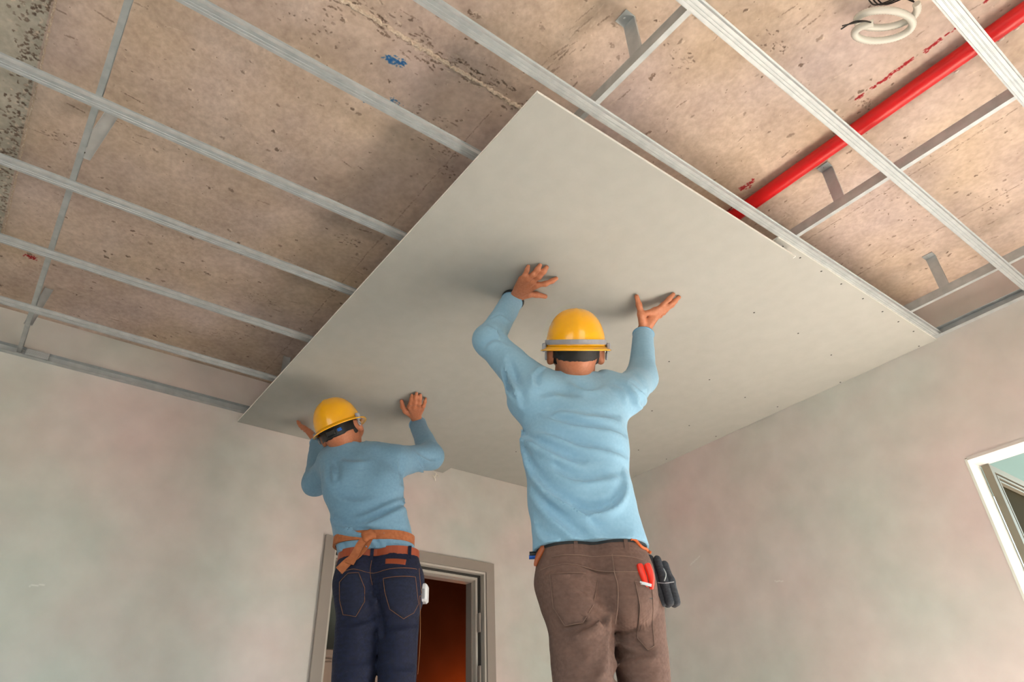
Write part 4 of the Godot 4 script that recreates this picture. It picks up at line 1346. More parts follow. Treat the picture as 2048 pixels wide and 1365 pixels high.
func build_boards():
	# fixed sheet
	var t = 0.009
	var o = thing("plasterboard", "fixed grey plasterboard sheet with rows of screws in the room corner", "plasterboard", Vector3(2.58, GRID_Y - t, -2.12))
	var lo = Vector3(1.978 - 2.58, 0.0005, WALL_Z + 0.001 + 2.12)
	var hi = Vector3(WALL_X - 0.001 - 2.58, t - 0.0005, -0.904 + 2.12)
	mesh_node("core", box_mesh(lo, hi), M.gypsum_core, o)
	mesh_node("paper_face", box_mesh(Vector3(lo.x, 0, lo.z), Vector3(hi.x, 0.0006, hi.z - 0.0008)), M.gypsum, o)
	var hd = dome(0.0045, 0.0012)
	for p in [[2.032, -0.925], [2.144, -0.925], [2.286, -0.925], [2.427, -0.925], [2.595, -0.928], [2.754, -0.93], [2.887, -0.93], [3.02, -0.93], [3.165, -0.978], [3.168, -1.377], [2.3, -1.251], [2.598, -1.237], [2.891, -1.256], [2.593, -1.731], [2.894, -1.747], [3.127, -1.715], [2.903, -2.127], [3.14, -2.134], [2.298, -1.727], [2.6, -2.12], [2.31, -2.125], [2.31, -2.51], [2.6, -2.515], [2.9, -2.51], [3.14, -2.51], [2.31, -2.92], [2.6, -2.92], [2.9, -2.915], [3.14, -2.92], [2.05, -1.25], [2.05, -1.74], [2.05, -2.13], [2.05, -2.51], [2.05, -2.92]]:
		mesh_node("screw", hd, M.screw, o, Vector3(p[0] - 2.58, 0.0002, min(p[1], -0.920) + 2.12))
	# sheet being lifted, 5 cm below the grid
	var l = thing("plasterboard", "large grey plasterboard sheet held up by the two workers", "plasterboard", Vector3(1.45, BOARD_Y, -2.11))
	lo = Vector3(0.842 - 1.45, 0.0005, WALL_Z + 0.003 + 2.11)
	hi = Vector3(2.064 - 1.45, t, -0.906 + 2.11)
	mesh_node("core", box_mesh(lo, hi), M.gypsum_core, l)
	mesh_node("paper_face", box_mesh(Vector3(lo.x, 0, lo.z), Vector3(hi.x, 0.0006, hi.z - 0.0008)), M.gypsum, l)
	mesh_node("chipped_corner", bevel_box(Vector3(hi.x - 0.004, 0.001, hi.z - 0.012), Vector3(hi.x + 0.006, 0.008, hi.z + 0.001), 0.002), M.gypsum_core, l)
	# torn paper left at the wall
	var fl = thing("torn_paper", "scrap of torn white paper at the top of the wall above the door", "paper scrap", Vector3(2.0, 2.545, WALL_Z))
	for q in [[[0.0, 0.03, 0.002], [0.012, 0.022, 0.012], [0.006, 0.0, 0.016], [-0.006, -0.012, 0.012]], [[0.02, 0.02, 0.002], [0.03, 0.008, 0.014], [0.02, -0.004, 0.018]], [[-0.03, -0.002, 0.002], [-0.014, 0.002, 0.012], [0.004, -0.012, 0.014], [0.012, -0.026, 0.008]]]:
		var p = []
		for k in q: p.append(Vector3(k[0], k[1], k[2]))
		mesh_node("shred", ribbon(smooth_path(p, 4), 0.006, 0.0008, Vector3(1, 0.4, 0)), M.matte_white, fl)

# flat strip along a path; w wide across 'across', t thick
func ribbon(path, w, t, across):
	var st = new_st()
	var n = path.size()
	var rows = []
	for i in n:
		var d = (path[min(i + 1, n - 1)] - path[max(i - 1, 0)]).normalized()
		var ac = across if across is Vector3 else across[i]
		var s = (ac - d * ac.dot(d)).normalized()
		var u = s.cross(d).normalized()
		var ww = w if w is float else w[i]
		rows.append([path[i] - s * ww / 2 - u * t / 2, path[i] + s * ww / 2 - u * t / 2, path[i] + s * ww / 2 + u * t / 2, path[i] - s * ww / 2 + u * t / 2])
	for i in n - 1:
		for k in 4:
			var k2 = (k + 1) % 4
			quad(st, rows[i][k2], rows[i][k], rows[i + 1][k], rows[i + 1][k2])
	quad(st, rows[0][0], rows[0][1], rows[0][2], rows[0][3])
	quad(st, rows[n - 1][3], rows[n - 1][2], rows[n - 1][1], rows[n - 1][0])
	return st.commit()

func build_services():
	# red pipe under the slab
	var y = SLAB_Y - 0.030
	var o = thing("sprinkler_pipe", "straight red painted pipe running just under the concrete slab", "pipe", Vector3(1.945, y, -1.0))
	var path = []
	for i in 9: path.append(Vector3(0, 0, lerpf(WALL_Z + 1.01, 2.2, i / 8.0)))
	mesh_node("tube", tube(path, 0.0265, 20), M.red_paint, o)
	var rng := RandomNumberGenerator.new()
	rng.seed = 5
	for i in 16:
		var z = 0.80 + i * 0.022
		var s = rng.randf_range(0.4, 1.0)
		mesh_node("white_fleck", blob(0.010 * s, 0.012 * s, rng), M.matte_white, o, Vector3(0.0255 + rng.randf_range(-0.004, 0.004), rng.randf_range(-0.016, -0.004), z))  # small white lumps along the lower edge of the pipe
	for z in [-1.6, -0.2, 1.25]:
		var st = new_st()
		box(st, Vector3(-0.004, 0.02, z - 0.012), Vector3(0.004, 0.034, z + 0.012))
		mesh_node("bracket", st.commit(), M.zinc_dull, o)
	# coil of conduit with wires
	var c = thing("conduit_coil", "coil of white corrugated conduit with black wires hanging from the slab", "conduit", Vector3(1.575, SLAB_Y, -0.225))
	var pts = []
	var rad = []
	var n = 200
	for i in n + 1:
		var t = float(i) / n
		var a = -0.6 + t * TAU * 1.75
		var r = 0.084 - 0.012 * sin(t * 3.0)
		var p = SIDE * (cos(a) * r) + FWD * (sin(a) * r * 0.55) + FWD * 0.045 * t + Vector3(0, -0.070 - 0.045 * t - 0.014 * cos(a + 0.6), 0)
		pts.append(p)
		rad.append(0.0108 if i % 2 == 0 else 0.0096)
	mesh_node("conduit", tube(pts, rad, 12), M.conduit, c)
	var e = pts[n]
	var s0 = pts[0]
	for k in 3:
		var off = SIDE * (k - 1) * 0.012
		mesh_node("wire", tube(smooth_path([s0 * 0.6 + off + Vector3(0, 0.055, 0), s0 * 0.8 + off * 0.7 + Vector3(0, 0.03, 0), s0 * 0.97 + Vector3(0, 0.008, 0)], 6), 0.0022, 6), M.wire, c)
		mesh_node("wire", tube(smooth_path([Vector3(0, 0.002, 0) - SIDE * (0.03 - 0.012 * k), Vector3(0, -0.04, 0) - SIDE * (0.02 - 0.014 * k) , Vector3(0, -0.075, 0) + SIDE * (0.01 + 0.012 * k) - FWD * 0.04], 6), 0.0022, 6), M.wire, c)
	for k in 2:
		mesh_node("wire", tube(smooth_path([e, e - SIDE * 0.03 - FWD * 0.012 + Vector3(0, -0.006 - 0.003 * k, 0), e - SIDE * 0.065 - FWD * 0.014 + Vector3(0, -0.012 - 0.006 * k, 0), e - SIDE * 0.10 - FWD * (0.004 + 0.01 * k) + Vector3(0, -0.028, 0)], 6), 0.0020, 6), M.wire, c)

func blob(rx, ry, rng):
	var m := SphereMesh.new()
	m.radial_segments = 8
	m.rings = 4
	m.radius = 1.0
	m.height = 2.0
	var st := SurfaceTool.new()
	st.create_from(m, 0)
	var arr = st.commit().surface_get_arrays(0)
	var v = arr[Mesh.ARRAY_VERTEX]
	var f := FastNoiseLite.new()
	f.seed = rng.randi() % 1000
	f.frequency = 0.9
	for i in v.size(): v[i] = v[i] * Vector3(rx * 0.5, rx * 0.6, ry) * (1.0 + 0.5 * f.get_noise_3dv(v[i]))
	arr[Mesh.ARRAY_VERTEX] = v
	var am := ArrayMesh.new()
	am.add_surface_from_arrays(Mesh.PRIMITIVE_TRIANGLES, arr)
	return am

func build_next_room():
	var c = thing("cabinet", "beige cabinet with a ledge seen through the doorway behind the jeans", "cabinet", Vector3(1.75, 0, -3.95))
	mesh_node("body", bevel_box(Vector3(-0.45, 0, -0.25), Vector3(0.33, 1.60, 0.2), 0.006), M.cabinet, c)
	mesh_node("ledge", bevel_box(Vector3(-0.47, 1.60, -0.27), Vector3(0.35, 1.64, 0.22), 0.005), M.cabinet, c)
	for k in 3:
		var d = mesh_node("door", bevel_box(Vector3(-0.44 + k * 0.255, 0.05, 0.2), Vector3(-0.19 + k * 0.255, 1.58, 0.216), 0.004), M.cabinet, c)
		mesh_node("handle", bevel_box(Vector3(-0.21 + k * 0.255, 1.30, 0.216), Vector3(-0.20 + k * 0.255, 1.42, 0.235), 0.003), M.steel_dark, d)
	var p = thing("tall_locker", "grey-green tall locker standing behind the beige cabinet in the doorway", "locker", Vector3(1.98, 0, -4.4))
	mesh_node("body", bevel_box(Vector3(-0.35, 0, -0.2), Vector3(0.25, 2.3, 0.15), 0.006), M.cabinet_green, p)
	mesh_node("door", bevel_box(Vector3(-0.33, 0.06, 0.15), Vector3(-0.055, 2.26, 0.165), 0.004), M.cabinet_green, p)
	mesh_node("door", bevel_box(Vector3(-0.045, 0.06, 0.15), Vector3(0.23, 2.26, 0.165), 0.004), M.cabinet_green, p)
	# lamp standing out of sight behind the right jamb
	var l = thing("table_lamp", "small lamp giving the orange glow low in the room behind the doorway", "lamp", Vector3(3.17, 1.2, -4.42))
	mesh_node("stand", bevel_box(Vector3(-0.11, -1.2, -0.11), Vector3(0.11, 0.0, 0.11), 0.006), M.cabinet, l)
	mesh_node("stem", tube([Vector3(0, 0, 0), Vector3(0, 0.2, 0)], 0.012, 10), M.steel_dark, l)
	var bm := StandardMaterial3D.new()
	bm.albedo_color = c8(255, 190, 120)
	bm.emission_enabled = true
	bm.emission = c8(255, 140, 50)
	bm.emission_energy_multiplier = 3.0
	var sp := SphereMesh.new()
	sp.radius = 0.045
	sp.height = 0.09
	mesh_node("bulb", sp, bm, l, Vector3(0, 0.24, 0))
	var li := OmniLight3D.new()
	li.name = "bulb_light"
	li.light_color = c8(255, 130, 45)
	li.light_energy = 0.2
	li.light_size = 0.045
	li.omni_range = 6.0
	li.omni_attenuation = 2.0
	li.shadow_enabled = true
	l.add_child(li)
	li.position = Vector3(0, 0.24, 0)

# ------------------------------------------------------------------ people
func basis_from(up, fwd):
	var y = up.normalized()
	var z = -(fwd - y * fwd.dot(y)).normalized()
	var x = y.cross(z)
	return Basis(x, y, z)

# local axes: +y crown, -z face, +x right ear
func head_field(c, b, neck):
	var f = Field.new()
	f.k = 0.022
	var g = func(x, y, z): return c + b * Vector3(x, y, z)
	f.add(g.call(0, 0.035, 0.022), g.call(0, 0.035, -0.028), 0.082, 0.080, 1.06, b.x)
	f.add(g.call(0, 0.0, 0.03), g.call(0, -0.01, -0.02), 0.070, 0.068, 1.05, b.x)
	f.add(g.call(0, -0.045, -0.035), g.call(0, -0.075, -0.058), 0.056, 0.036, 1.0, b.x)      # jaw, chin
	f.add(g.call(-0.045, -0.05, -0.005), g.call(-0.018, -0.085, -0.06), 0.020, 0.014)
	f.add(g.call(0.045, -0.05, -0.005), g.call(0.018, -0.085, -0.06), 0.020, 0.014)
	f.add(g.call(0, 0.012, -0.094), g.call(0, -0.026, -0.112), 0.008, 0.013)                 # nose
	f.add(g.call(-0.012, -0.030, -0.100), g.call(0.012, -0.030, -0.100), 0.009, 0.009)
	f.add(g.call(-0.035, 0.020, -0.082), g.call(0.035, 0.020, -0.082), 0.013, 0.013)         # brow
	f.add(g.call(-0.022, -0.056, -0.092), g.call(0.022, -0.056, -0.092), 0.009, 0.009)       # mouth
	f.add(g.call(-0.045, -0.012, -0.062), g.call(0.045, -0.012, -0.062), 0.030, 0.030)       # cheeks
	for s in [-1.0, 1.0]:                                                                     # ears
		f.add(g.call(s * 0.080, 0.018, 0.004), g.call(s * 0.088, -0.022, 0.0), 0.013, 0.009, 1.0)
		f.add(g.call(s * 0.086, 0.016, 0.014), g.call(s * 0.088, -0.012, 0.012), 0.009, 0.008, 1.0)
	f.add(g.call(0, -0.03, 0.03), neck, 0.054, 0.053)
	f.add(neck, neck + Vector3(0, -0.05, 0), 0.053, 0.050)
	return f

func hair_field(c, b):
	var f = Field.new()
	f.k = 0.02
	var g = func(x, y, z): return c + b * Vector3(x, y, z)
	f.add(g.call(0, 0.036, 0.024), g.call(0, 0.036, -0.026), 0.086, 0.083, 1.05, b.x)
	f.add(g.call(0, -0.002, 0.038), g.call(0, -0.034, 0.033), 0.064, 0.050, 1.0, b.x)
	f.add(g.call(-0.068, 0.02, 0.0), g.call(-0.066, -0.015, 0.012), 0.018, 0.014)
	f.add(g.call(0.068, 0.02, 0.0), g.call(0.066, -0.015, 0.012), 0.018, 0.014)
	f.cuts.append([g.call(0, 0, -0.075), -b.z])
	f.cuts.append([g.call(0, -0.048, 0.0), -b.y])
	f.noise = FastNoiseLite.new()
	f.noise.seed = 9
	f.noise.frequency = 60.0
	f.namp = 0.0018
	return f

# hard hat: ribbed dome, rolled brim with a peak, reflective band, side clips, headband with adjuster
func hard_hat(label, c, b, banded, size):
	var o = thing("hard_hat", label, "hard hat", c)
	o.basis = b.scaled(Vector3.ONE * size)
	var rx = 0.107
	var rz = 0.126
	var st = new_st()
	st.set_smooth_group(0)
	var rings = []
	var nu = 48
	for i in 15:
		var t = i / 14.0
		var a = t * PI / 2
		var ring = []
		for k in nu:
			var p = TAU * k / nu
			var rr = pow(cos(a), 0.86)
			var y = pow(sin(a), 0.90) * 0.146
			var ridge_ = 0.0
			var ang = absf(sin(p))
			if t > 0.18 and t < 0.99: ridge_ = 0.004 * exp(-pow(cos(p) / 0.22, 2.0) * 1.0) * smoothstep(0.18, 0.4, t) * (1.0 - smoothstep(0.7, 1.0, t))   # keel front to back
			ring.append(Vector3(cos(p) * rx * rr, y + ridge_, sin(p) * rz * rr) * (1.0 + ridge_ * 1.5))
		rings.append(ring)
	for i in 14:
		for k in nu:
			var k2 = (k + 1) % nu
			for q in [[i, k], [i + 1, k], [i + 1, k2], [i, k], [i + 1, k2], [i, k2]]: st.add_vertex(rings[i][q[1]] if q[0] == i else rings[i + 1][q[1]])
	st.index()
	st.generate_normals()
	mesh_node("shell", st.commit(), M.helmet, o)
	# brim profile swept round, longer at the peak (-z)
	st = new_st()
	st.set_smooth_group(0)
	var prof = [Vector2(-0.002, 0.012), Vector2(0.004, 0.004), Vector2(0.014, -0.001), Vector2(0.020, -0.004), Vector2(0.020, -0.008), Vector2(0.012, -0.006), Vector2(-0.006, -0.004)]
	rings = []
	for k in nu:
		var p = TAU * k / nu
		var front = pow(maxf(0.0, -sin(p)), 3.0)
		var d = Vector3(cos(p), 0, sin(p))
		var ring = []
		for q in prof:
			var len = q.x * (1.0 + front * 1.6 if q.x > 0.006 else 1.0)
			ring.append(Vector3(cos(p) * rx, 0, sin(p) * rz) + d * len + Vector3(0, q.y - front * 0.010 * clampf(q.x / 0.02, 0, 1), 0))
		rings.append(ring)
	var np = prof.size()
	for k in nu:
		var k2 = (k + 1) % nu
		for i in np:
			var i2 = (i + 1) % np
			for q in [[k, i], [k2, i2], [k, i2], [k, i], [k2, i], [k2, i2]]: st.add_vertex(rings[q[0]][q[1]])
	st.index()
	st.generate_normals()
	mesh_node("brim", st.commit(), M.helmet, o)
	if banded:
		mesh_node("reflective_band", hat_band(rx + 0.003, rz + 0.003, 0.014, 0.031, 0.0, TAU, nu), M.grey_band, o)
	# suspension: band round the head below the shell, adjuster at the nape
	mesh_node("headband", hat_band(0.086, 0.104, -0.032, -0.006, 0.0, TAU, nu), M.black_plastic, o)
	if banded:
		for sb in [-1.0, 1.0]: hat_clip(o, sb)
		return o
	var ad = mesh_node("adjuster", hat_band(0.094, 0.113, -0.046, -0.008, PI * 0.12, PI * 0.86, 24), M.black_plastic, o)
	mesh_node("knob", bevel_box(Vector3(-0.022, -0.040, 0.108), Vector3(0.022, -0.014, 0.124), 0.004), M.black_plastic, ad)
	mesh_node("clip", bevel_box(Vector3(0.030, -0.034, 0.100), Vector3(0.050, -0.020, 0.113), 0.002), M.blue_plastic, ad)
	for s in [-1.0, 1.0]: hat_clip(o, s)
	return o

func hat_clip(o, s):
	var ring = []
	for i in 17:
		var a = TAU * i / 16
		ring.append(Vector3(s * 0.108, -0.026 + cos(a) * 0.012, 0.022 + sin(a) * 0.010))
	mesh_node("chin_strap_ring", tube(ring, 0.0035, 8, false), M.grey_band, o)
	mesh_node("side_clip", bevel_box(Vector3(s * 0.114 - 0.007, -0.012, 0.008), Vector3(s * 0.114 + 0.007, 0.020, 0.036), 0.003), M.grey_band, o)

func hat_band(rx, rz, y0, y1, a0, a1, n):
	var st = new_st()
	var full = a1 - a0 > TAU - 0.01
	for i in n:
		var p = lerpf(a0, a1, float(i) / n)
		var q = lerpf(a0, a1, float(i + 1) / n)
		var P = Vector3(cos(p) * rx, 0, sin(p) * rz)
		var Q = Vector3(cos(q) * rx, 0, sin(q) * rz)
		var t = 0.97
		var lo = Vector3(0, y0, 0)
		var hi = Vector3(0, y1, 0)
		quad(st, Q + lo, P + lo, P + hi, Q + hi)
		quad(st, P * t + lo, Q * t + lo, Q * t + hi, P * t + hi)
		quad(st, Q + hi, P + hi, P * t + hi, Q * t + hi)
		quad(st, P + lo, Q + lo, Q * t + lo, P * t + lo)
		if not full and i == 0: quad(st, P + lo, P * t + lo, P * t + hi, P + hi)
		if not full and i == n - 1: quad(st, Q * t + lo, Q + lo, Q + hi, Q * t + hi)
	return st.commit()

func face_parts(o, c, b, offset):
	for s in [-1.0, 1.0]:
		var sp := SphereMesh.new()
		sp.radius = 0.0115
		sp.height = 0.023
		var e = mesh_node("eye", sp, M.eye_white, o, c + b * Vector3(s * 0.031, 0.004, -0.081) + offset)
		var ir := SphereMesh.new()
		ir.radius = 0.0058
		ir.height = 0.0116
		mesh_node("iris", ir, M.iris, e, b * Vector3(0, 0.001, -0.0072))
		mesh_node("eyebrow", tube(smooth_path([c + b * Vector3(s * 0.014, 0.024, -0.098) + offset, c + b * Vector3(s * 0.032, 0.029, -0.096) + offset, c + b * Vector3(s * 0.050, 0.022, -0.086) + offset], 4), 0.0032, 6), M.hair, o)
	mesh_node("lips", tube(smooth_path([c + b * Vector3(-0.022, -0.057, -0.094) + offset, c + b * Vector3(0, -0.055, -0.102) + offset, c + b * Vector3(0.022, -0.057, -0.094) + offset], 5), 0.0042, 6), M.lip, o)

func stitched_pocket(field, poly, material, thread, o, offset, inset):
	var p = patch_on(field, poly, 0.004, offset)
	var pk = mesh_node("back_pocket", p[0], material, o)
	var path = []
	for q in p[1]: path.append(q - FWD * 0.0012)
	path.append(path[0])
	mesh_node("stitching", tube(path, 0.0009, 5, false), thread, pk)
	return pk

func boots(o, ankles, offset):
	for a in ankles:
		var f = Field.new()
		f.k = 0.03
		f.add(a + Vector3(0, 0.10, 0), a + Vector3(0, -0.03, 0), 0.062, 0.056)
		f.add(a + Vector3(0, -0.04, 0) - FWD * 0.03, a + Vector3(0, -0.05, 0) + FWD * 0.16, 0.045, 0.040)
		f.cuts.append([a + Vector3(0, -0.085, 0), Vector3.DOWN])
		var out = empty_net()
		f.build(0.009, out, offset)
		mesh_node("boot", net_mesh(out), M.boot, o)

func platform(label, feet_y, at):
	var o = thing("work_platform", label, "platform", Vector3(at.x, 0, at.z))
	o.basis = Basis(SIDE, Vector3.UP, -FWD)
	mesh_node("deck", bevel_box(Vector3(-0.45, feet_y - 0.03, -0.25), Vector3(0.45, feet_y, 0.25), 0.004), M.plank, o)
	for sx in [-1.0, 1.0]:
		for sz in [-1.0, 1.0]:
			mesh_node("leg", bevel_box(Vector3(sx * 0.40 - 0.025, 0, sz * 0.20 - 0.025), Vector3(sx * 0.40 + 0.025, feet_y - 0.03, sz * 0.20 + 0.025), 0.003), M.zinc_dull, o)
		mesh_node("brace", bevel_box(Vector3(sx * 0.40 - 0.015, feet_y * 0.4, -0.176), Vector3(sx * 0.40 + 0.015, feet_y * 0.4 + 0.03, 0.176), 0.003), M.zinc_dull, o)

func cloth_noise(seed_):
	var n := FastNoiseLite.new()
	n.seed = seed_
	n.frequency = 9.0
	n.fractal_octaves = 2
	return n

func build_worker(label, base, body_rows, shirt_rows, fold_rows, trouser_rows, tfold_rows, hands, cuffs, head_at, head_b, neck, ankles, trouser_mat, belt_y, hem, q):
	var o = thing("person", label, "person", base)
	var off = -base
	# body: one skin surface
	var out = empty_net()
	var f = Field.new()
	f.k = 0.04
	f.take(body_rows)
	f.build(0.016, out, off)
	f = head_field(head_at, head_b, neck)
	f.build(0.0042 * q, out, off)
	for h in hands:
		f = Field.new()
		f.k = 0.009
		f.take(h)
		f.build(0.003 * q, out, off)
	mesh_node("body", net_mesh(out), M.skin, o)
	face_parts(o, head_at, head_b, off)
	out = empty_net()
	f = hair_field(head_at, head_b)
	f.build(0.004, out, off)
	mesh_node("hair", net_mesh(out), M.hair, o)
	# shirt
	var sf = Field.new()
	sf.k = 0.035
	sf.take(shirt_rows)
	sf.fold_rows(fold_rows, FWD)
	sf.cuts.append(hem)
	sf.cuts.append([cuffs[0], cuffs[1], 0.0144])
	sf.cuts.append([cuffs[2], cuffs[3], 0.0144])
	sf.cuts.append([neck, (Vector3.UP - FWD * 0.30).normalized(), 0.0081])
	sf.noise = cloth_noise(31)
	sf.namp = 0.003
	out = empty_net()
	sf.build(0.0062 * q, out, off)
	mesh_node("shirt", net_mesh(out), M.shirt if q == 1.0 else M.shirt_shaded, o)
	for i in [0, 2]:
		var n = cuffs[i + 1]
		var p = []
		for k in 21:
			var a = TAU * k / 20
			var u = n.cross(Vector3.UP).normalized()
			var v = n.cross(u)
			p.append(cuffs[i] + n * -0.004 + (u * cos(a) + v * sin(a)) * 0.0385 + off)
		mesh_node("cuff", tube(p, 0.0055, 8, false), M.shirt_rib, o)
	var cp = []
	for k in 25:
		var a = TAU * k / 24
		cp.append(neck + Vector3(0, 0.0, 0) + SIDE * cos(a) * 0.060 + (FWD + Vector3(0, 0.30, 0)).normalized() * sin(a) * 0.060 + off)
	mesh_node("collar", tube(cp, 0.0075, 8, false), M.shirt_rib, o)
	# trousers
	var tf = Field.new()
	tf.k = 0.03
	tf.take(trouser_rows)
	tf.fold_rows(tfold_rows, FWD, 1.3)
	tf.cuts.append([Vector3(0, belt_y + 0.02, 0), Vector3.UP])
	for a in ankles: pass
	tf.noise = cloth_noise(37)
	tf.namp = 0.003
	out = empty_net()
	tf.build(0.0072 * q, out, off)
	mesh_node("trousers", net_mesh(out), trouser_mat, o)
	boots(o, ankles, off)
	return [o, off, sf, tf]

# belt: follows the trousers all round at height y
func belt_on(tf, centre, y, h, t, material, o, off, called = "belt"):
	var ids = tf.all_ids()
	var pts = []
	for k in 48:
		var a = TAU * k / 48
		var d = SIDE * cos(a) + FWD * sin(a)
		var p = Vector3(centre.x, y, centre.z) + d * 0.3
		for i in 40:
			var v = tf.base(p, ids)
			if v < 0.0008: break
			p -= d * v * 0.8
		pts.append([p, d])
	var st = new_st()
	for k in 48:
		var k2 = (k + 1) % 48
		var P = pts[k][0] + off
		var Q = pts[k2][0] + off
		var dp = pts[k][1]
		var dq = pts[k2][1]
		var u = Vector3(0, h / 2, 0)
		quad(st, Q + dq * t - u, P + dp * t - u, P + dp * t + u, Q + dq * t + u)
		quad(st, Q + dq * t + u, P + dp * t + u, P - dp * 0.004 + u, Q - dq * 0.004 + u)
		quad(st, P + dp * t - u, Q + dq * t - u, Q - dq * 0.004 - u, P - dp * 0.004 - u)
	return mesh_node(called, st.commit(), material, o)

func build_worker_two():
	var base = Vector3(1.52, 0.58, -1.50)
	base.y = minf(ANKLES_TWO[0].y, ANKLES_TWO[1].y) - 0.085
	var hb = basis_from(Vector3(-0.30, 0.84, 0.44), FWD + Vector3(0, 0.55, 0))
	var r = build_worker("worker in a light blue shirt and brown trousers, arms raised, nearest to the viewer", base, BODY_TWO, SHIRT_TWO, FOLDS_TWO, TROUSERS_TWO, TFOLDS_TWO, [HAND_TWO_LEFT, HAND_TWO_RIGHT], CUFFS_TWO, HEAD_TWO, hb, NECK_TWO, ANKLES_TWO, M.brown_cloth, 1.57, [Vector3(1.486, 1.572, -1.528), Vector3(0.0, -1, 0.0)], 1.0)
	var o = r[0]
	var off = r[1]
	var tf = r[3]
	belt_on(tf, Vector3(1.486, 0, -1.528), 1.578, 0.028, 0.004, M.black_strap, o, off)
	stitched_pocket(tf, vecs(POCKET_TWO_A), M.brown_cloth, M.thread_brown, o, off, 0)
	stitched_pocket(tf, vecs(POCKET_TWO_B), M.brown_cloth, M.thread_brown, o, off, 0)
	for s in [SEAM_TWO_A, SEAM_TWO_B, SEAM_TWO_C]: mesh_node("seam", seam_on(tf, vecs(s), 0.0016, off), M.thread_brown, o)
	# wrist band on the left wrist
	var n = CUFFS_TWO[1]
	var u = n.cross(Vector3.UP).normalized()
	var v = n.cross(u)
	var path = []
	for k in 25:
		var a = TAU * k / 24
		path.append(CUFFS_TWO[0] + n * 0.010 + (u * cos(a) + v * sin(a)) * 0.0375 + off)
	mesh_node("wrist_band", tube(path, 0.0085, 8, false), M.black_strap, o)
	hard_hat("yellow hard hat with a grey band, on the worker in brown trousers", HEAD_TWO + hb * Vector3(0, 0.024, 0.004), hb, true, 0.96)
	# belt loops
	for p in [Vector3(1.502, 1.572, -1.40), Vector3(1.395, 1.572, -1.50)]:
		var c = tf.onto(p, FWD) + off - FWD * 0.005
		mesh_node("belt_loop", ribbon([c + Vector3(0, -0.002, 0), c - FWD * 0.002 - Vector3(0, 0.012, 0), c + Vector3(0, -0.036, 0)], 0.011, 0.003, SIDE), M.brown_cloth, o)
	# pocket tab
	var tb = tf.onto(Vector3(1.512, 1.441, -1.355), FWD) + off
	mesh_node("pocket_tab", ribbon([tb - SIDE * 0.020 - FWD * 0.006 + Vector3(0, 0.005, 0), tb - FWD * 0.0075, tb + SIDE * 0.020 - FWD * 0.006 - Vector3(0, 0.006, 0)], 0.008, 0.001, Vector3.UP), M.white_plastic, o)
	# orange cord tucked along the belt on the right
	var cord = []
	for k in 9:
		var t = k / 8.0
		cord.append(tf.onto(Vector3(1.505, 1.572, -1.378).lerp(Vector3(1.605, 1.545, -1.40), t) + Vector3(0, 0.006 * sin(t * 9.0), 0), FWD) - FWD * 0.005 + off)
	mesh_node("cord", tube(cord, 0.0045, 8), M.orange_cord, o)
	tools_two(tf)
	if base.y > 0.2: platform("work platform under the worker in brown trousers", base.y, base)
	return o

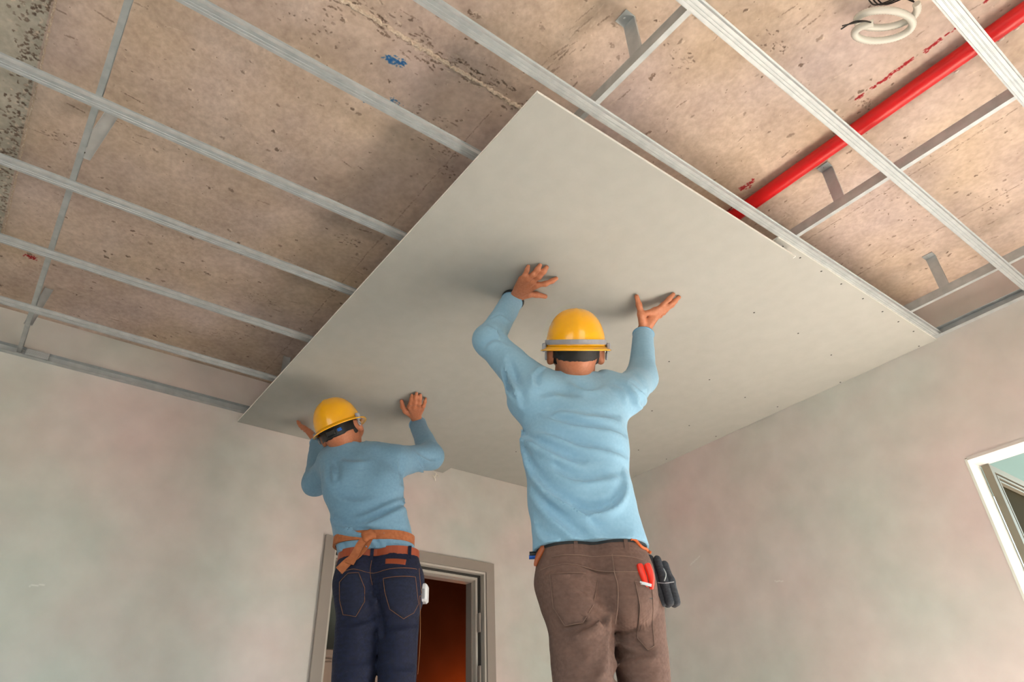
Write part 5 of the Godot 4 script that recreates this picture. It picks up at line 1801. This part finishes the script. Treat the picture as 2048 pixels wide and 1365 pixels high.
# things carried by the worker in brown trousers
func tools_two(tf):
	# black zipped pouch with three padded lobes hanging at the right hip
	var at = Vector3(1.640, 1.470, -1.406)
	var o = thing("tool_pouch", "black padded pouch hanging at the right hip of the worker in brown trousers", "pouch", at)
	for k in 3:
		var f = Field.new()
		f.k = 0.012
		var x = -0.022 + k * 0.020
		var dz = [0.010, 0.0, 0.006][k]
		var top = [0.072, 0.066, 0.050][k]
		f.add(SIDE * x + Vector3(0, top, 0) + FWD * dz, SIDE * (x + 0.010) + Vector3(0, 0.0, 0) + FWD * dz, 0.012, 0.013)
		f.add(SIDE * (x + 0.010) + FWD * dz, SIDE * (x + 0.018) + Vector3(0, -0.058, 0) + FWD * dz, 0.014, 0.013)
		f.add(SIDE * (x + 0.004) + Vector3(0, top, 0) + FWD * (dz + 0.03), SIDE * (x + 0.018) + Vector3(0, -0.055, 0) + FWD * (dz + 0.03), 0.013, 0.013)
		f.noise = cloth_noise(60 + k)
		f.namp = 0.002
		var out = empty_net()
		f.build(0.004, out, Vector3.ZERO)
		mesh_node("lobe", net_mesh(out), M.pouch, o)
	mesh_node("seam", tube(smooth_path([SIDE * -0.012 + Vector3(0, -0.004, 0) - FWD * 0.008, SIDE * 0.008 + Vector3(0, -0.008, 0) - FWD * 0.015, SIDE * 0.036 + Vector3(0, -0.004, 0) - FWD * 0.010], 5), 0.0016, 6), M.grey_band, o)
	mesh_node("zip_pull", tube(smooth_path([SIDE * 0.010 + Vector3(0, 0.034, 0) - FWD * 0.014, SIDE * 0.014 + Vector3(0, 0.016, 0) - FWD * 0.018, SIDE * 0.006 + Vector3(0, -0.002, 0) - FWD * 0.017], 5), 0.0018, 6), M.zinc, o)
	mesh_node("hook", tube(smooth_path([SIDE * -0.022 + Vector3(0, 0.065, 0) + FWD * 0.02, SIDE * -0.034 + Vector3(0, 0.088, 0) + FWD * 0.02, SIDE * -0.05 + Vector3(0, 0.098, 0) + FWD * 0.02], 5), 0.004, 6), M.black_strap, o)
	# pliers in the back pocket, red grips up
	var c = tf.onto(Vector3(1.531, 1.462, -1.362), FWD) - FWD * 0.011
	var p = thing("pliers", "pliers with red grips sticking out of the brown back pocket", "pliers", c)
	for s in [-1.0, 1.0]:
		mesh_node("grip", tube(smooth_path([SIDE * (s * 0.007 + 0.004) + Vector3(0, -0.030, 0) + FWD * 0.020, SIDE * (s * 0.0105 + 0.002) + Vector3(0, -0.008, 0) + FWD * 0.004, SIDE * (s * 0.0115 - 0.003) + Vector3(0, 0.016, 0), SIDE * (s * 0.0105 - 0.006) + Vector3(0, 0.034, 0)], 5), [0.007, 0.0075, 0.008, 0.0085, 0.009, 0.0095, 0.0098, 0.0100, 0.0102, 0.0104, 0.0105, 0.0105, 0.0104, 0.0100, 0.0090, 0.0060], 10), M.red_grip, p)
	mesh_node("jaws", bevel_box(Vector3(-0.008, -0.060, -0.004), Vector3(0.008, -0.028, 0.004), 0.002), M.steel_dark, p, FWD * 0.024 + SIDE * 0.004)
	# knife in an orange-brown sheath and a marker, left hip
	var k = tf.onto(Vector3(1.338, 1.553, -1.60), FWD) - FWD * 0.012
	var kn = thing("sheath_knife", "orange-brown sheath hooked over the belt at the left hip, brown trousers", "knife sheath", k)
	mesh_node("sheath", tube(smooth_path([SIDE * 0.020 + Vector3(0, 0.036, 0), SIDE * 0.012 + Vector3(0, 0.014, 0) - FWD * 0.004, SIDE * -0.004 + Vector3(0, -0.012, 0) - FWD * 0.003, SIDE * -0.014 + Vector3(0, -0.036, 0) + FWD * 0.004], 4), [0.004, 0.006, 0.008, 0.009, 0.0095, 0.010, 0.010, 0.0095, 0.009, 0.008, 0.007, 0.006, 0.004], 8), M.knife, kn)
	mesh_node("strap", tube(smooth_path([SIDE * 0.018 + Vector3(0, 0.034, 0) + FWD * 0.004, SIDE * 0.026 + Vector3(0, 0.012, 0) - FWD * 0.002, SIDE * 0.012 + Vector3(0, -0.018, 0) - FWD * 0.002], 4), 0.0042, 6), M.orange_cord, kn)
	var mk = thing("marker_pen", "short black and blue marker sticking out at the left hip, brown trousers", "marker pen", Vector3(1.352, 1.566, -1.634))
	mesh_node("barrel", tube([SIDE * -0.018, SIDE * 0.03], 0.0085, 12), M.black_plastic, mk)
	mesh_node("cap", tube([SIDE * -0.020 + Vector3(0, -0.008, 0), SIDE * 0.012 + Vector3(0, -0.008, 0)], 0.0065, 10), M.blue_plastic, mk)

func build_worker_one():
	var base = Vector3(1.30, 0.7, -2.57)
	base.y = minf(ANKLES_ONE[0].y, ANKLES_ONE[1].y) - 0.085
	var hb = basis_from(Vector3(-0.52, 0.83, 0.05), FWD + Vector3(0.25, 0.35, 0.1))
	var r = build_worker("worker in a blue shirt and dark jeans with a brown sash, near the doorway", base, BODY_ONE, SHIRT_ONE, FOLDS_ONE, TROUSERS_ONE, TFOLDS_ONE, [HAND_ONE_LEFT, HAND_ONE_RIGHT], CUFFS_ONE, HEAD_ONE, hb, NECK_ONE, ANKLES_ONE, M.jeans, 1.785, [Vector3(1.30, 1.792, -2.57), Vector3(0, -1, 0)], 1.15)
	var o = r[0]
	var off = r[1]
	var sf = r[2]
	var tf = r[3]
	belt_on(tf, Vector3(1.30, 0, -2.57), 1.782, 0.034, 0.005, M.leather, o, off)
	stitched_pocket(tf, vecs(POCKET_ONE_A), M.denim_worn, M.thread, o, off, 0)
	stitched_pocket(tf, vecs(POCKET_ONE_B), M.denim_worn, M.thread, o, off, 0)
	for s in [SEAM_ONE_A, SEAM_ONE_B, SEAM_ONE_C]: mesh_node("seam", seam_on(tf, vecs(s), 0.0010, off), M.thread, o)
	hard_hat("yellow hard hat with a black adjuster, on the worker in jeans", HEAD_ONE + hb * Vector3(0, 0.028, 0.004), hb, false, 0.93)
	# cloth sash tied behind the waist
	belt_on(sf, Vector3(1.285, 0, -2.575), 1.842, 0.036, 0.006, M.sash_cloth, o, off, "sash")
	var kn = sf.onto(Vector3(1.211, 1.836, -2.485), FWD) + off - FWD * 0.014
	var out = empty_net()
	var f = Field.new()
	f.k = 0.014
	f.add(kn - SIDE * 0.018 + Vector3(0, 0.004, 0), kn + SIDE * 0.016 - Vector3(0, 0.004, 0), 0.015, 0.013)
	f.add(kn + SIDE * 0.004 + Vector3(0, 0.012, 0) - FWD * 0.004, kn - SIDE * 0.012 - Vector3(0, 0.018, 0) - FWD * 0.004, 0.011, 0.011)
	f.build(0.005, out, Vector3.ZERO)
	var knot = mesh_node("knot", net_mesh(out), M.sash_cloth, o)
	var tails = [[Vector3(0, 0, 0), Vector3(-0.030, -0.030, 0), Vector3(-0.048, -0.066, 0), Vector3(-0.066, -0.112, 0)], [Vector3(0.004, -0.004, 0), Vector3(-0.020, -0.040, 0), Vector3(-0.040, -0.070, 0), Vector3(-0.075, -0.100, 0), Vector3(-0.108, -0.132, 0)]]
	for i in 2:
		var pp = []
		for q in tails[i]:
			var w = kn - off + SIDE * q.x + Vector3(0, q.y, 0)
			var w2 = sf.onto(w, FWD) if w.y > 1.80 else tf.onto(w, FWD)
			pp.append(w2 + off - FWD * (0.020 - 0.008 * i))
		var sm = smooth_path(pp, 5)
		var wd = []
		for k in sm.size(): wd.append(0.026 + 0.010 * k / sm.size())
		mesh_node("tail", ribbon(sm, wd, 0.004, SIDE), M.sash_cloth, knot)
	# leather patch, belt loops
	var pc = vecs([1.263, 1.746, -2.444, 1.326, 1.742, -2.394, 1.325, 1.719, -2.395, 1.264, 1.725, -2.443])
	mesh_node("leather_patch", patch_on(tf, pc, 0.003, off, 0.006)[0], M.leather, o)
	for p in [Vector3(1.218, 1.772, -2.48), Vector3(1.335, 1.772, -2.39)]:
		var c = tf.onto(p, FWD) + off - FWD * 0.008
		mesh_node("belt_loop", ribbon([c + Vector3(0, 0.028, 0), c - FWD * 0.002, c + Vector3(0, -0.034, 0)], 0.013, 0.003, SIDE), M.jeans, o)
	# clear plastic tape case clipped at the right hip
	var tc = thing("tape_measure", "small shiny white case clipped to the right hip of the jeans", "tape measure", Vector3(1.449, 1.632, -2.450))
	tc.basis = Basis(SIDE, Vector3.UP, -FWD)
	mesh_node("case", bevel_box(Vector3(-0.016, -0.034, -0.03), Vector3(0.016, 0.034, 0.03), 0.007), M.white_plastic, tc)
	mesh_node("button", bevel_box(Vector3(-0.008, -0.026, 0.028), Vector3(0.008, 0.012, 0.034), 0.003), M.grey_band, tc)
	mesh_node("clip", bevel_box(Vector3(-0.030, 0.006, -0.012), Vector3(-0.014, 0.034, 0.012), 0.002), M.violet_plastic, tc)
	if base.y > 0.2: platform("work platform under the worker in jeans", base.y, base)
	return o

# ------------------------------------------------------------------ scene
func _ready():
	var cam := Camera3D.new()
	cam.name = "camera"
	cam.transform = Transform3D(Basis(Vector3(0.79687409, -0.03325047, 0.60322971), Vector3(-0.30960518, 0.83492912, 0.45501429), Vector3(-0.51878349, -0.54935214, 0.65503887)), Vector3(0, 0.95, 0))
	cam.fov = 52.305
	cam.keep_aspect = Camera3D.KEEP_HEIGHT
	cam.near = 0.02
	add_child(cam)
	cam.current = true
	var env := Environment.new()
	env.tonemap_mode = Environment.TONE_MAPPER_LINEAR
	env.tonemap_exposure = 1.0
	env.sdfgi_enabled = true
	env.ssao_enabled = true
	env.ssil_enabled = true
	env.background_mode = Environment.BG_SKY
	var sky := Sky.new()
	var sm := ProceduralSkyMaterial.new()
	sm.sky_top_color = Color(0.62, 0.80, 0.86)
	sm.sky_horizon_color = Color(0.86, 0.93, 0.92)
	sm.ground_bottom_color = Color(0.62, 0.60, 0.57)
	sm.ground_horizon_color = Color(0.80, 0.78, 0.72)
	sm.energy_multiplier = 8.5
	sky.sky_material = sm
	env.sky = sky
	var we := WorldEnvironment.new()
	we.name = "world"
	we.environment = env
	add_child(we)
	var sun := DirectionalLight3D.new()
	sun.name = "sun"
	sun.light_color = Color(1.0, 0.94, 0.88)
	sun.light_energy = 27.0
	sun.light_angular_distance = 1.0
	sun.shadow_enabled = true
	add_child(sun)
	sun.look_at_from_position(Vector3.ZERO, -Vector3(0.40, 0.80, 0.44), Vector3.UP)
	make_materials()
	build_room()
	build_door()
	build_window()
	build_grid()
	build_boards()
	build_services()
	build_next_room()
	build_worker_two()
	build_worker_one()
